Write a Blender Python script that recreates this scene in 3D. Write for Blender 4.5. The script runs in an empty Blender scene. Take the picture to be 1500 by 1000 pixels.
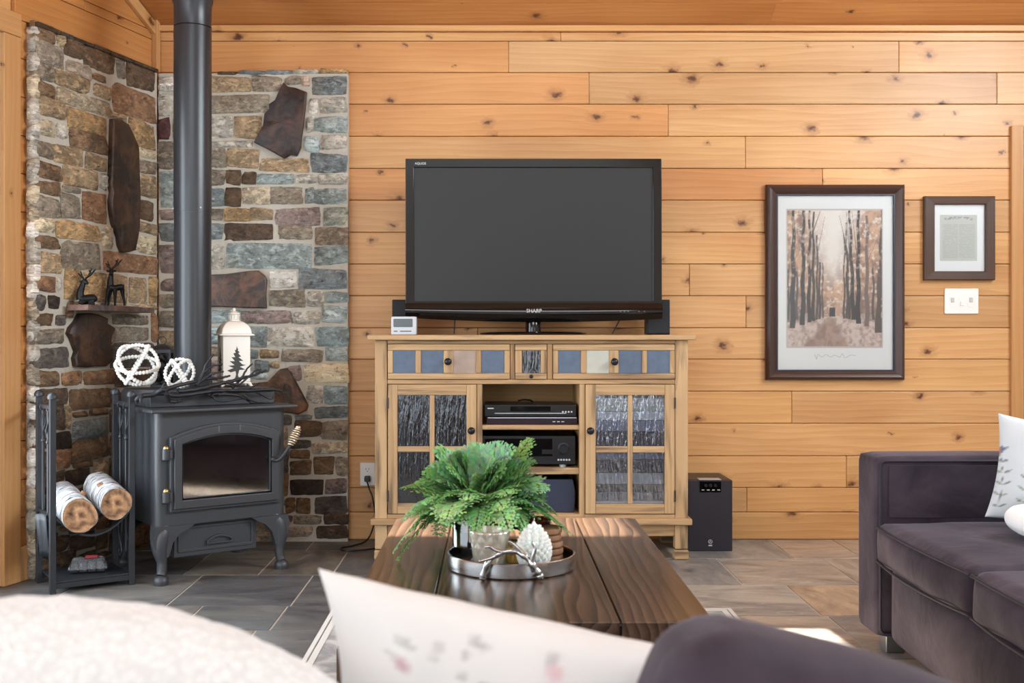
import bpy, bmesh, math, random
import numpy as np
from mathutils import Vector, Matrix, Euler
random.seed(11)
C = bpy.context.scene.collection
PI = math.pi
FPX = 1600.0           # focal length in pixels of the 1500 px wide frame
HX, HY = 722.0, 490.0  # vanishing point of the depth direction in the frame
def X(px, Y): return (px-HX)/FPX*Y
def Z(py, Y): return 1.0-(py-HY)/FPX*Y
def srgb(r, g, b):
    f = lambda c: (c/255/12.92) if c <= 10 else ((c/255+0.055)/1.055)**2.4
    return (f(r), f(g), f(b))
R = math.radians
rnd = random.uniform

# ---------------------------------------------------------------- node helpers
class NT:
    def __init__(self, name):
        self.m = bpy.data.materials.new(name); self.m.use_nodes = True
        self.t = self.m.node_tree; self.t.nodes.clear()
        self.out = self.t.nodes.new('ShaderNodeOutputMaterial')
    def set(self, sock, v):
        if isinstance(v, bpy.types.NodeSocket): self.t.links.new(v, sock)
        else:
            if sock.type == 'RGBA' and len(v) == 3: v = tuple(v)+(1,)
            sock.default_value = v
    def n(self, typ, props=None, **ins):
        nd = self.t.nodes.new('ShaderNode'+typ)
        for k, v in (props or {}).items(): setattr(nd, k, v)
        for k, v in ins.items():
            key = int(k[1:]) if k[0] == 'i' and k[1:].isdigit() else k.replace('_', ' ')
            self.set(nd.inputs[key], v)
        return nd
    def math(self, op, a, b=0.0, clamp=False):
        return self.n('Math', {'operation': op, 'use_clamp': clamp}, i0=a, i1=b).outputs[0]
    def vmul(self, v, s): return self.n('VectorMath', {'operation': 'MULTIPLY'}, i0=v, i1=s).outputs[0]
    def vadd(self, v, s): return self.n('VectorMath', {'operation': 'ADD'}, i0=v, i1=s).outputs[0]
    def mix(self, f, a, b, mode='MIX'):
        nd = self.t.nodes.new('ShaderNodeMix'); nd.data_type = 'RGBA'; nd.blend_type = mode
        self.set(nd.inputs[0], f); self.set(nd.inputs[6], a); self.set(nd.inputs[7], b)
        return nd.outputs[2]
    def noise(self, vec, scale=5, detail=3, rough=0.5, dist=0.0, col=False):
        nd = self.n('TexNoise', None, Vector=vec, Scale=scale, Detail=detail, Roughness=rough, Distortion=dist)
        return nd.outputs[1 if col else 0]
    def ramp(self, f, stops, interp='LINEAR'):
        nd = self.t.nodes.new('ShaderNodeValToRGB'); nd.color_ramp.interpolation = interp
        el = nd.color_ramp.elements
        while len(el) > 1: el.remove(el[0])
        el[0].position = stops[0][0]; el[0].color = tuple(stops[0][1])+(1,) if len(stops[0][1]) == 3 else stops[0][1]
        for p, c in stops[1:]:
            e = el.new(p); e.color = tuple(c)+(1,) if len(c) == 3 else c
        self.set(nd.inputs[0], f); return nd.outputs[0]
    def rng(self, v, a, b, c=0.0, d=1.0):
        return self.n('MapRange', {'clamp': True}, i0=v, i1=a, i2=b, i3=c, i4=d).outputs[0]
    def attr(self, name): return self.n('Attribute', {'attribute_name': name})
    def obj(self): return self.n('TexCoord').outputs['Object']
    def bump(self, h, strength=0.3, dist=0.01):
        return self.n('Bump', None, Strength=strength, Distance=dist, Height=h).outputs[0]
    def bsdf(self, **k):
        nd = self.t.nodes.new('ShaderNodeBsdfPrincipled')
        for a, v in k.items(): self.set(nd.inputs[a.replace('_', ' ')], v)
        self.t.links.new(nd.outputs[0], self.out.inputs[0]); return nd

def plain(name, col, rough=0.5, metal=0.0, noise=0.0, nscale=30, bump=0.0, **k):
    t = NT(name); c = col
    o = t.obj()
    if noise or bump: nz = t.noise(o, nscale, 4)
    if noise:
        c = t.mix(nz, tuple(x*(1-noise) for x in col), tuple(min(1, x*(1+noise)) for x in col))
    if bump: k['Normal'] = t.bump(nz, bump, 0.004)
    t.bsdf(Base_Color=c, Roughness=rough, Metallic=metal, **k)
    return t.m

def wood(name, light, dark, knot=(0.08, 0.035, 0.02), rough=0.4, knots=True, rings=16, wamt=0.6, contrast=0.55, streak=None, streak_amt=0.5, spec=0.35, dens=0.5, coat=0.0, warp=0.09):
    t = NT(name)
    g = t.attr('gc').outputs['Vector']
    tint = t.attr('tint').outputs['Color']
    sx = t.n('SeparateXYZ', None, Vector=g)
    x, y, z = sx.outputs
    n1 = t.noise(t.vmul(g, (0.9, 5, 5)), 1.0, 2)
    yy = t.math('ADD', y, t.math('MULTIPLY', t.math('SUBTRACT', n1, 0.5), warp))
    if knots:
        kv = t.n('CombineXYZ', None, X=t.math('MULTIPLY', x, 0.75), Y=y, Z=0.0).outputs[0]
        kv = t.vadd(kv, t.vmul(t.noise(t.vmul(g, (26, 30, 26)), 1.0, 3, 0.65, col=True), (0.055, 0.04, 0)))
        vo = t.n('TexVoronoi', {'voronoi_dimensions': '2D', 'feature': 'F1'}, Vector=kv, Scale=5.2, Randomness=0.95)
        d, vc = vo.outputs['Distance'], vo.outputs['Color']
        rv = t.n('SeparateColor', None, i0=vc).outputs[0]
        rad = t.rng(rv, 1-dens, 1.0, 0.01, 0.09)
        rad = t.math('MAXIMUM', rad, 0.0001)
        q = t.math('DIVIDE', d, rad)
        on = t.math('GREATER_THAN', rv, 1-dens)
        core = t.math('MULTIPLY', t.rng(q, 0.3, 1.1, 1, 0), on)
        halo = t.math('MULTIPLY', t.rng(q, 0.5, 3.2, 1, 0), on)
        yy = t.math('ADD', yy, t.math('MULTIPLY', halo, 0.03))
    wv = t.n('CombineXYZ', None, X=t.math('MULTIPLY', x, 0.06), Y=yy, Z=t.math('MULTIPLY', z, 0.4)).outputs[0]
    wave = t.n('TexWave', {'wave_type': 'BANDS', 'bands_direction': 'Y', 'wave_profile': 'SAW'}, Vector=wv, Scale=rings, Distortion=2.2, Detail=2.0, Detail_Scale=1.2).outputs[1]
    fib = t.noise(t.vmul(g, (5, 160, 160)), 1.0, 3)
    gr = t.math('ADD', t.math('MULTIPLY', wave, wamt), t.math('MULTIPLY', fib, 1.0-wamt))
    big = t.noise(t.vmul(g, (1.3, 4, 4)), 1.0, 2)
    gr = t.math('ADD', t.math('MULTIPLY', gr, contrast), t.math('MULTIPLY', t.math('SUBTRACT', big, 0.45), 1.1), True)
    c = t.mix(gr, light, dark)
    if streak:
        st = t.noise(t.vmul(g, (2.5, 26, 26)), 1.0, 3)
        c = t.mix(t.math('MULTIPLY', t.rng(st, 0.53, 0.70), streak_amt), c, streak)
    c = t.mix(1.0, c, tint, 'MULTIPLY')
    if knots:
        c = t.mix(t.math('MULTIPLY', t.math('POWER', halo, 1.6), 0.7), c, tuple(0.5*a+0.5*b for a, b in zip(knot, dark)))
        c = t.mix(t.math('MULTIPLY', core, 0.92), c, knot)
    t.bsdf(Base_Color=c, Roughness=rough, Specular_IOR_Level=spec, Coat_Weight=coat, Coat_Roughness=0.15,
           Normal=t.bump(gr, 0.12, 0.003))
    return t.m

# ---------------------------------------------------------------- mesh builder
def rotz(a): return Matrix.Rotation(a, 4, 'Z')
class MB:
    def __init__(s): s.v = []; s.f = []; s.g = []; s.c = []; s.mi = []
    def add(s, vs, fs, M=None, mi=0, gc=None, col=(1, 1, 1)):
        b = len(s.v); ro = Vector((rnd(0, 30), rnd(0, 30), rnd(0, 30)))
        for i, p in enumerate(vs):
            p = Vector(p)
            s.g.append(tuple(gc[i]) if gc else tuple(p+ro))
            s.v.append(tuple(M @ p) if M else tuple(p))
            s.c.append(col[i] if isinstance(col, list) else col)
        for f in fs: s.f.append(tuple(b+i for i in f)); s.mi.append(mi)
        return s
    def box(s, x0, x1, y0, y1, z0, z1, M=None, mi=0, col=(1, 1, 1), grain=None):
        vs = [(x, y, z) for z in (z0, z1) for y in (y0, y1) for x in (x0, x1)]
        fs = [(0, 2, 3, 1), (4, 5, 7, 6), (0, 1, 5, 4), (2, 6, 7, 3), (0, 4, 6, 2), (1, 3, 7, 5)]
        d = [abs(x1-x0), abs(y1-y0), abs(z1-z0)]
        o = sorted(range(3), key=lambda i: -d[i])
        if grain is not None: o = [grain]+[i for i in o if i != grain]
        a, b, c = rnd(0, 40), rnd(0, 40), rnd(0, 40)
        return s.add(vs, fs, M, mi, [(p[o[0]]+a, p[o[1]]+b, p[o[2]]+c) for p in vs], col)
    def tube(s, pts, rs, n=10, closed=False, M=None, mi=0, col=(1, 1, 1), flat=1.0):
        pts = [Vector(p) for p in pts]; k = len(pts)
        if not hasattr(rs, '__len__'): rs = [rs]*k
        tang = []
        for i in range(k):
            a = pts[(i-1) % k] if closed or i > 0 else pts[i]
            b = pts[(i+1) % k] if closed or i < k-1 else pts[i]
            d = b-a
            tang.append(d.normalized() if d.length > 1e-9 else Vector((0, 0, 1)))
        ref = Vector((0, 0, 1)) if abs(tang[0].z) < 0.9 else Vector((1, 0, 0))
        u = tang[0].cross(ref).normalized()
        vs = []; gc = []; L = 0
        for i in range(k):
            u = (u-tang[i]*u.dot(tang[i])).normalized(); w = tang[i].cross(u)
            if i: L += (pts[i]-pts[i-1]).length
            for j in range(n):
                a = 2*PI*j/n
                vs.append(pts[i]+u*(math.cos(a)*rs[i])+w*(math.sin(a)*rs[i]*flat))
                gc.append((L, math.cos(a)*rs[i], math.sin(a)*rs[i]))
        fs = []
        for i in range(k if closed else k-1):
            for j in range(n):
                i2 = (i+1) % k
                fs.append((i*n+j, i*n+(j+1) % n, i2*n+(j+1) % n, i2*n+j))
        if not closed:
            fs.append(tuple(range(n-1, -1, -1))); fs.append(tuple((k-1)*n+j for j in range(n)))
        return s.add(vs, fs, M, mi, gc, col)
    def cyl(s, p0, p1, r, r1=None, n=16, M=None, mi=0, col=(1, 1, 1)):
        return s.tube([p0, p1], [r, r if r1 is None else r1], n, M=M, mi=mi, col=col)
    def lathe(s, prof, c=(0, 0, 0), n=32, M=None, mi=0, col=(1, 1, 1), rf=None):
        vs = []; fs = []
        for (r, z) in prof:
            for j in range(n):
                a = 2*PI*j/n; q = max(r, 1e-5)*(rf(a, z) if rf else 1)
                vs.append((c[0]+q*math.cos(a), c[1]+q*math.sin(a), c[2]+z))
        for i in range(len(prof)-1):
            for j in range(n): fs.append((i*n+j, i*n+(j+1) % n, (i+1)*n+(j+1) % n, (i+1)*n+j))
        return s.add(vs, fs, M, mi, None, col)
    def ball(s, c, r, nu=12, nv=8, sc=(1, 1, 1), M=None, mi=0, col=(1, 1, 1)):
        vs = [(c[0], c[1], c[2]-r*sc[2])]; fs = []
        for i in range(1, nv):
            a = -PI/2+PI*i/nv
            for j in range(nu):
                b = 2*PI*j/nu
                vs.append((c[0]+r*sc[0]*math.cos(a)*math.cos(b), c[1]+r*sc[1]*math.cos(a)*math.sin(b), c[2]+r*sc[2]*math.sin(a)))
        vs.append((c[0], c[1], c[2]+r*sc[2])); e = len(vs)-1
        for j in range(nu):
            fs.append((0, 1+(j+1) % nu, 1+j)); fs.append((e, e-nu+j, e-nu+(j+1) % nu))
        for i in range(nv-2):
            for j in range(nu):
                a = 1+i*nu; b = a+nu
                fs.append((a+j, a+(j+1) % nu, b+(j+1) % nu, b+j))
        return s.add(vs, fs, M, mi, None, col)
    def prism(s, pts, y0, y1, M=None, mi=0, col=(1, 1, 1)):
        """outline given as (x, z), extruded from y0 to y1"""
        k = len(pts)
        ar = sum(pts[i][0]*pts[(i+1) % k][1]-pts[(i+1) % k][0]*pts[i][1] for i in range(k))
        if ar < 0: pts = pts[::-1]
        vs = [(p[0], y0, p[1]) for p in pts]+[(p[0], y1, p[1]) for p in pts]
        fs = [tuple(range(k)), tuple(range(2*k-1, k-1, -1))]
        fs += [(i, k+i, k+(i+1) % k, (i+1) % k) for i in range(k)]
        return s.add(vs, fs, M, mi, None, col)
    def ring(s, outer, inner, y0, y1, M=None, mi=0, col=(1, 1, 1)):
        """frame between two outlines (x, z) with equally many points"""
        k = len(outer); vs = []
        for y in (y0, y1):
            vs += [(p[0], y, p[1]) for p in outer]+[(p[0], y, p[1]) for p in inner]
        fs = []
        for i in range(k):
            j = (i+1) % k
            fs += [(i, j, k+j, k+i), (2*k+i, 3*k+i, 3*k+j, 2*k+j), (i, 2*k+i, 2*k+j, j), (k+i, k+j, 3*k+j, 3*k+i)]
        return s.add(vs, fs, M, mi, None, col)
    def build(s, name, mats, parent=None, bevel=0.0, smooth=35, sub=0, loc=None, rz=0.0, seg=2):
        me = bpy.data.meshes.new(name); me.from_pydata(s.v, [], s.f)
        if not isinstance(mats, (list, tuple)): mats = [mats]
        for m in mats: me.materials.append(m)
        me.polygons.foreach_set('material_index', s.mi)
        a = me.attributes.new('gc', 'FLOAT_VECTOR', 'POINT'); a.data.foreach_set('vector', np.array(s.g, dtype=np.float32).ravel())
        a = me.attributes.new('tint', 'FLOAT_COLOR', 'POINT')
        cc = np.ones((len(s.c), 4), dtype=np.float32); cc[:, :3] = np.array(s.c, dtype=np.float32)
        a.data.foreach_set('color', cc.ravel())
        bm = bmesh.new(); bm.from_mesh(me); bmesh.ops.recalc_face_normals(bm, faces=bm.faces); bm.to_mesh(me); bm.free()
        me.polygons.foreach_set('use_smooth', [True]*len(me.polygons))
        if smooth < 180: me.set_sharp_from_angle(angle=R(smooth))
        me.update()
        o = bpy.data.objects.new(name, me); C.objects.link(o)
        if parent: o.parent = parent
        if loc: o.location = loc
        o.rotation_euler.z = rz
        if bevel:
            md = o.modifiers.new('bevel', 'BEVEL'); md.width = bevel; md.segments = seg; md.limit_method = 'ANGLE'; md.angle_limit = R(40); md.harden_normals = True
        if sub:
            md = o.modifiers.new('sub', 'SUBSURF'); md.levels = sub; md.render_levels = sub
        return o

def tag(o, label, cat, group=None, kind=None):
    o['label'] = label; o['category'] = cat
    if group: o['group'] = group
    if kind: o['kind'] = kind
    return o
def thing(name, label, cat, loc=(0, 0, 0), rz=0.0, group=None):
    o = bpy.data.objects.new(name, None); C.objects.link(o); o.empty_display_size = 0.05
    o.location = loc; o.rotation_euler.z = rz
    return tag(o, label, cat, group)
def struct(o): o['kind'] = 'structure'; return o
def copy_tree(o, parent=None):
    c = o.copy(); C.objects.link(c)
    if parent: c.parent = parent
    for ch in list(o.children): copy_tree(ch, c)
    return c
def arc(x0, x1, z, rise, n=12):
    """points of a shallow arch from (x0,z) to (x1,z)"""
    return [(x0+(x1-x0)*i/n, z+rise*(1-(2*i/n-1)**2)) for i in range(n+1)]
def rrect(x0, x1, z0, z1, r, n=5):
    p = []
    for cx, cz, a in ((x1-r, z1-r, 0), (x0+r, z1-r, 90), (x0+r, z0+r, 180), (x1-r, z0+r, 270)):
        for i in range(n+1):
            b = R(a+90*i/n); p.append((cx+r*math.cos(b), cz+r*math.sin(b)))
    return p
def lettering(name, text, size, mat, parent, M, depth=0.0006):
    cu = bpy.data.curves.new(name, 'FONT'); cu.body = text; cu.size = size; cu.extrude = depth; cu.align_x = 'CENTER'; cu.align_y = 'CENTER'
    tmp = bpy.data.objects.new(name, cu); C.objects.link(tmp)
    me = bpy.data.meshes.new_from_object(tmp.evaluated_get(bpy.context.evaluated_depsgraph_get()))
    C.objects.unlink(tmp); bpy.data.objects.remove(tmp)
    me.transform(M); me.materials.clear(); me.materials.append(mat)
    o = bpy.data.objects.new(name, me); C.objects.link(o); o.parent = parent
    return o
FACE = Matrix.Rotation(PI/2, 4, 'X')   # lettering that faces the viewer's side (-y)

# ---------------------------------------------------------------- materials
M = {}
M['pine'] = wood('knotty pine', srgb(222, 174, 118), srgb(178, 120, 68), srgb(78, 42, 30), 0.36, rings=9, wamt=0.32, contrast=0.72, dens=0.62, spec=0.35, warp=0.13)
M['pine_trim'] = wood('pine trim', srgb(208, 158, 104), srgb(172, 118, 68), srgb(96, 48, 28), 0.4, rings=10, wamt=0.4, dens=0.18)
M['cabinet'] = wood('weathered cabinet wood', srgb(196, 162, 120), srgb(154, 118, 80), rough=0.5, knots=False, rings=14, contrast=0.7, streak=srgb(92, 74, 58), streak_amt=0.8)
M['cabinet_in'] = wood('cabinet inside wood', srgb(196, 156, 104), srgb(168, 124, 76), rough=0.55, knots=False)
M['table'] = wood('dark oiled oak', srgb(106, 82, 64), srgb(40, 29, 23), rough=0.24, knots=False, rings=13, contrast=1.1, streak=srgb(36, 24, 17), streak_amt=0.5, spec=0.5, warp=0.2)
def _stone():
    t = NT('ledge stone'); o = t.attr('gc').outputs['Vector']; tint = t.attr('tint').outputs['Color']
    a = t.noise(o, 9, 5, 0.6, 0.6); b = t.noise(t.vmul(o, (1, 1, 1.8)), 42, 6, 0.7, 0.4); w = t.noise(t.vmul(o, (0.6, 1, 3)), 60, 3, 0.6, 1.0)
    c = t.mix(t.rng(a, 0.35, 0.68), t.mix(1.0, tint, (0.62, 0.6, 0.58), 'MULTIPLY'), t.mix(1.0, tint, (1.5, 1.46, 1.4), 'MULTIPLY'))
    rust = t.rng(t.noise(t.vadd(o, (7, 3, 1)), 6, 4, 0.6), 0.56, 0.7)
    c = t.mix(t.math('MULTIPLY', rust, 0.35), c, t.mix(1.0, tint, (1.35, 0.92, 0.58), 'MULTIPLY'))
    c = t.mix(t.rng(b, 0.32, 0.5, 0.75, 0), c, t.mix(1.0, tint, (0.16, 0.14, 0.13), 'MULTIPLY'))
    c = t.mix(t.rng(t.noise(t.vadd(t.vmul(o, (1, 1, 1.6)), (4, 9, 2)), 26, 5, 0.65, 0.5), 0.50, 0.64, 0, 0.75), c, t.mix(1.0, tint, (2.0, 1.95, 1.85), 'MULTIPLY'))
    h = t.math('ADD', t.math('MULTIPLY', b, 0.7), t.math('MULTIPLY', w, 0.5))
    t.bsdf(Base_Color=c, Roughness=0.5, Specular_IOR_Level=0.5, Normal=t.bump(h, 1.0, 0.03)); return t.m
M['stone'] = _stone()
def _slab():
    t = NT('dark accent slab'); o = t.attr('gc').outputs['Vector']; tint = t.attr('tint').outputs['Color']
    a = t.noise(o, 11, 5, 0.65, 0.8); b = t.noise(o, 40, 4)
    c = t.mix(t.rng(a, 0.4, 0.66), t.mix(1.0, tint, (0.35, 0.36, 0.42), 'MULTIPLY'), t.mix(1.0, tint, (1.75, 1.38, 1.08), 'MULTIPLY'))
    t.bsdf(Base_Color=c, Roughness=0.45, Normal=t.bump(b, 0.5, 0.006)); return t.m
M['slab'] = _slab()
M['mortar'] = plain('mortar', srgb(188, 180, 166), 0.85, noise=0.15, nscale=60, bump=0.5)
M['iron'] = plain('charcoal stove paint', srgb(54, 56, 60), 0.42, 0.0, noise=0.06, nscale=40, bump=0.06, Specular_IOR_Level=0.6)
M['iron_dark'] = plain('black iron', srgb(36, 39, 44), 0.42, 0.0, noise=0.1, nscale=60, Specular_IOR_Level=0.55)
M['pipe'] = plain('black stovepipe paint', srgb(37, 40, 45), 0.32, Specular_IOR_Level=0.55)
M['black'] = plain('satin black plastic', srgb(24, 24, 27), 0.4)
M['gloss_black'] = plain('gloss black plastic', srgb(12, 11, 12), 0.06, Specular_IOR_Level=0.45)
M['screen'] = plain('dark screen', srgb(15, 15, 16), 0.42, Specular_IOR_Level=0.5)
M['silver'] = plain('silver plastic', srgb(190, 194, 198), 0.35, 0.3)
M['lcd'] = plain('grey lcd', srgb(94, 102, 104), 0.2)
M['white_plastic'] = plain('white plastic', srgb(236, 234, 228), 0.35)
M['brass'] = plain('brass', srgb(205, 170, 110), 0.3, 0.9)
M['coil'] = plain('nickel coil', srgb(222, 204, 176), 0.3, 0.7)
M['white_paint'] = plain('white enamel', srgb(240, 236, 226), 0.4)
M['bead'] = plain('white wooden bead', srgb(232, 230, 224), 0.55, noise=0.06)
M['grey_text'] = plain('light grey print', srgb(200, 200, 200), 0.4)
M['navy_grille'] = plain('blue black grille cloth', srgb(40, 46, 66), 0.75, noise=0.1, nscale=300)
M['device'] = plain('black brushed faceplate', srgb(22, 22, 26), 0.3, 0.0)
M['device_low'] = plain('plum black faceplate', srgb(40, 28, 38), 0.25)
M['knob_dark'] = plain('dark bronze knob', srgb(36, 36, 42), 0.3, 0.4)
M['slate_blue'] = plain('blue grey slate tile', srgb(84, 98, 118), 0.5, noise=0.3, nscale=28, bump=0.4)
M['slate_tan'] = plain('tan slate tile', srgb(158, 138, 124), 0.5, noise=0.3, nscale=22, bump=0.4)
M['slate_pale'] = plain('pale grey slate tile', srgb(178, 178, 166), 0.5, noise=0.18, nscale=22, bump=0.4)
def _glass_reeded(name, col, mixf):
    t = NT(name); o = t.obj()
    w = t.noise(t.vmul(o, (70, 1, 9)), 1.0, 3, 0.6)
    nrm = t.bump(w, 0.7, 0.012)
    g = t.n('BsdfGlossy', None, Color=(0.9, 0.93, 1, 1), Roughness=0.14, Normal=nrm)
    tr = t.n('BsdfTransparent', None, Color=col+(1,))
    fr = t.n('Fresnel', None, IOR=1.5, Normal=nrm)
    f = t.math('ADD', fr.outputs[0], mixf, True)
    ms = t.n('MixShader', None, i0=f, i1=tr.outputs[0], i2=g.outputs[0])
    t.t.links.new(ms.outputs[0], t.out.inputs[0]); return t.m
M['reeded'] = _glass_reeded('seeded cabinet glass', (0.88, 0.9, 0.93), 0.13)
M['reeded_dark'] = _glass_reeded('smoked seeded cabinet glass', (0.32, 0.3, 0.29), 0.05)
def _clear(name, col, f0=0.03, rough=0.02):
    t = NT(name)
    g = t.n('BsdfGlossy', None, Color=(1, 1, 1, 1), Roughness=rough); tr = t.n('BsdfTransparent', None, Color=col+(1,))
    f = t.math('ADD', t.n('Fresnel', None, IOR=1.48).outputs[0], f0, True)
    ms = t.n('MixShader', None, i0=f, i1=tr.outputs[0], i2=g.outputs[0]); t.t.links.new(ms.outputs[0], t.out.inputs[0]); return t.m
M['pane'] = _clear('window glass', (0.96, 0.98, 0.98))
M['picture_glass'] = _clear('picture glass', (0.97, 0.97, 0.97), 0.0)
M['vase_glass'] = _clear('smoky vase glass', (0.6, 0.63, 0.64), 0.06)
M['stove_glass'] = _clear('sooty stove glass', (0.5, 0.45, 0.4), 0.13, 0.06)
M['red_glass'] = plain('ruby glass', srgb(128, 28, 44), 0.12, Transmission_Weight=0.5)
M['amber_glass'] = plain('amber glass', srgb(206, 160, 60), 0.12, Transmission_Weight=0.4)
def _mercury():
    t = NT('diamond cut mercury glass'); o = t.obj()
    t.bsdf(Base_Color=srgb(212, 205, 190), Metallic=0.6, Roughness=0.26); return t.m
M['mercury'] = _mercury()
M['tray_metal'] = plain('brushed pewter', srgb(176, 176, 176), 0.22, 1.0, noise=0.12, nscale=18, bump=0.12)
M['wax'] = plain('white wax', srgb(238, 236, 230), 0.5, Subsurface_Weight=0.3)
M['coaster'] = wood('coaster wood', srgb(152, 112, 82), srgb(104, 72, 50), rough=0.5, knots=False)
M['frond'] = None
def _leaf():
    t = NT('fern leaf'); tint = t.attr('tint').outputs['Color']
    n = t.noise(t.obj(), 40, 2)
    c = t.mix(n, t.mix(1.0, tint, (0.75, 0.8, 0.8), 'MULTIPLY'), t.mix(1.0, tint, (1.2, 1.2, 1.1), 'MULTIPLY'))
    b = t.bsdf(Base_Color=c, Roughness=0.45, Specular_IOR_Level=0.4)
    tr = t.n('BsdfTranslucent', None, Color=c)
    ms = t.n('MixShader', None, i0=0.3, i1=b.outputs[0], i2=tr.outputs[0]); t.t.links.new(ms.outputs[0], t.out.inputs[0]); return t.m
M['leaf'] = _leaf()
M['stem'] = plain('fern stem', srgb(82, 74, 48), 0.6)
def _paint(name, rough=0.6, bump=0, **k):
    t = NT(name)
    if bump: k['Normal'] = t.bump(t.noise(t.obj(), 900, 2), bump, 0.001)
    t.bsdf(Base_Color=t.attr('tint').outputs['Color'], Roughness=rough, **k); return t.m
M['print'] = _paint('printed paper', 0.5)
M['fabric_print'] = _paint('printed cotton', 0.85, 0.3)
M['matboard'] = plain('white matboard', srgb(247, 247, 245), 0.8)
M['frame_dark'] = wood('dark walnut frame', srgb(74, 50, 42), srgb(44, 28, 24), rough=0.35, knots=False, spec=0.5)
M['frame_brown'] = wood('brown mottled frame', srgb(84, 58, 42), srgb(50, 34, 26), rough=0.4, knots=False)
M['frame_lip'] = plain('black frame lip', srgb(34, 34, 44), 0.35)
def _velvet():
    t = NT('plum grey velvet'); o = t.obj()
    a = t.noise(o, 4.5, 4, 0.6, 0.5); b = t.noise(o, 60, 2)
    c = t.mix(t.rng(a, 0.35, 0.7), srgb(44, 36, 45), srgb(72, 62, 71))
    t.bsdf(Base_Color=c, Roughness=0.75, Sheen_Weight=0.32, Sheen_Roughness=0.35, Sheen_Tint=srgb(172, 165, 174)+(1,), Specular_IOR_Level=0.2,
           Normal=t.bump(t.math('ADD', t.math('MULTIPLY', a, 1.5), t.math('MULTIPLY', b, 0.1)), 0.25, 0.02)); return t.m
M['velvet'] = _velvet()
M['piping'] = plain('dark piping', srgb(38, 33, 42), 0.7)
M['sofa_foot'] = plain('brushed steel foot', srgb(150, 152, 152), 0.3, 0.8)
def _boucle():
    t = NT('white sherpa'); o = t.obj()
    v = t.n('TexVoronoi', {'feature': 'F1'}, Vector=t.vadd(o, t.vmul(t.noise(o, 60, 2, col=True), (0.01, 0.01, 0.01))), Scale=130.0)
    t.bsdf(Base_Color=t.mix(t.rng(v.outputs['Distance'], 0, 0.7), srgb(220, 219, 217), srgb(204, 202, 199)), Roughness=0.95, Sheen_Weight=0.3,
           Normal=t.bump(v.outputs['Distance'], 0.5, -0.004)); return t.m
M['sherpa'] = _boucle()
def _tile():
    t = NT('slate floor tile'); o = t.attr('gc').outputs['Vector']; tint = t.attr('tint').outputs['Color']
    a = t.noise(t.vmul(o, (1.6, 4.2, 1)), 1.6, 5, 0.62, 1.2); b = t.noise(t.vmul(o, (1, 2.2, 1)), 9, 5, 0.62, 0.6); f = t.noise(o, 60, 3)
    c = t.mix(t.rng(a, 0.35, 0.68), t.mix(1.0, tint, (0.62, 0.62, 0.66), 'MULTIPLY'), t.mix(1.0, tint, (1.4, 1.34, 1.24), 'MULTIPLY'))
    c = t.mix(t.rng(b, 0.56, 0.7, 0, 0.55), c, t.mix(1.0, tint, (1.7, 1.6, 1.5), 'MULTIPLY'))
    c = t.mix(t.rng(b, 0.3, 0.42, 0.5, 0), c, (0.05, 0.045, 0.045))
    t.bsdf(Base_Color=c, Roughness=t.rng(b, 0.3, 0.7, 0.3, 0.5), Specular_IOR_Level=0.45, Normal=t.bump(t.math('ADD', b, t.math('MULTIPLY', f, 0.2)), 0.35, 0.006)); return t.m
M['tile'] = _tile()
M['grout'] = plain('grout', srgb(186, 178, 166), 0.85)
def _rug():
    t = NT('grey rug'); o = t.obj()
    n = t.noise(o, 9, 4, 0.6, 0.8); f = t.noise(o, 220, 2)
    c = t.mix(t.rng(n, 0.4, 0.6), srgb(186, 184, 180), srgb(140, 140, 140))
    t.bsdf(Base_Color=c, Roughness=0.95, Normal=t.bump(f, 0.5, 0.003)); return t.m
M['rug'] = _rug()
M['rug_edge'] = plain('pale rug border', srgb(206, 204, 198), 0.95, noise=0.08, nscale=200)
def _birch():
    t = NT('birch bark'); g = t.attr('gc').outputs['Vector']
    n = t.noise(t.vmul(g, (30, 12, 12)), 1.0, 4, 0.6); p = t.noise(t.vmul(g, (90, 18, 18)), 1.0, 3, 0.6, 0.6)
    c = t.mix(t.rng(n, 0.4, 0.6), srgb(228, 228, 228), srgb(168, 172, 178))
    c = t.mix(t.rng(p, 0.56, 0.62), c, srgb(56, 50, 48))
    t.bsdf(Base_Color=c, Roughness=0.75, Normal=t.bump(p, 0.6, 0.004)); return t.m
M['birch'] = _birch()
def _logend():
    t = NT('cut log end'); o = t.attr('gc').outputs['Vector']
    w = t.n('TexWave', {'wave_type': 'RINGS', 'rings_direction': 'X'}, Vector=o, Scale=7.0, Distortion=6.0, Detail=3.0, Detail_Scale=2.0).outputs[1]
    n = t.rng(t.noise(t.vadd(o, (3, 3, 3)), 38, 5, 0.65, 1.0), 0.3, 0.7)
    c = t.mix(t.math('MULTIPLY', t.math('ADD', w, n), 0.5), srgb(66, 36, 22), srgb(214, 166, 122))
    t.bsdf(Base_Color=c, Roughness=0.8, Normal=t.bump(n, 0.5, 0.004)); return t.m
M['logend'] = _logend()
M['firebrick'] = plain('sooty firebrick', srgb(150, 128, 104), 0.8, noise=0.5, nscale=7)
M['ember_wood'] = plain('charred wood', srgb(46, 36, 30), 0.8, noise=0.4, nscale=20)
M['clear_wrap'] = plain('crinkled clear wrap', srgb(206, 208, 214), 0.12, Alpha=0.16)
M['red_paper'] = plain('red label', srgb(190, 70, 74), 0.5)
M['twig'] = plain('black twig', srgb(30, 31, 36), 0.5, noise=0.2, nscale=80, bump=0.2)
M['deer'] = plain('black cast iron deer', srgb(14, 14, 16), 0.4, Specular_IOR_Level=0.3)
M['fur'] = plain('white fur', srgb(246, 246, 246), 0.95)
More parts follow.
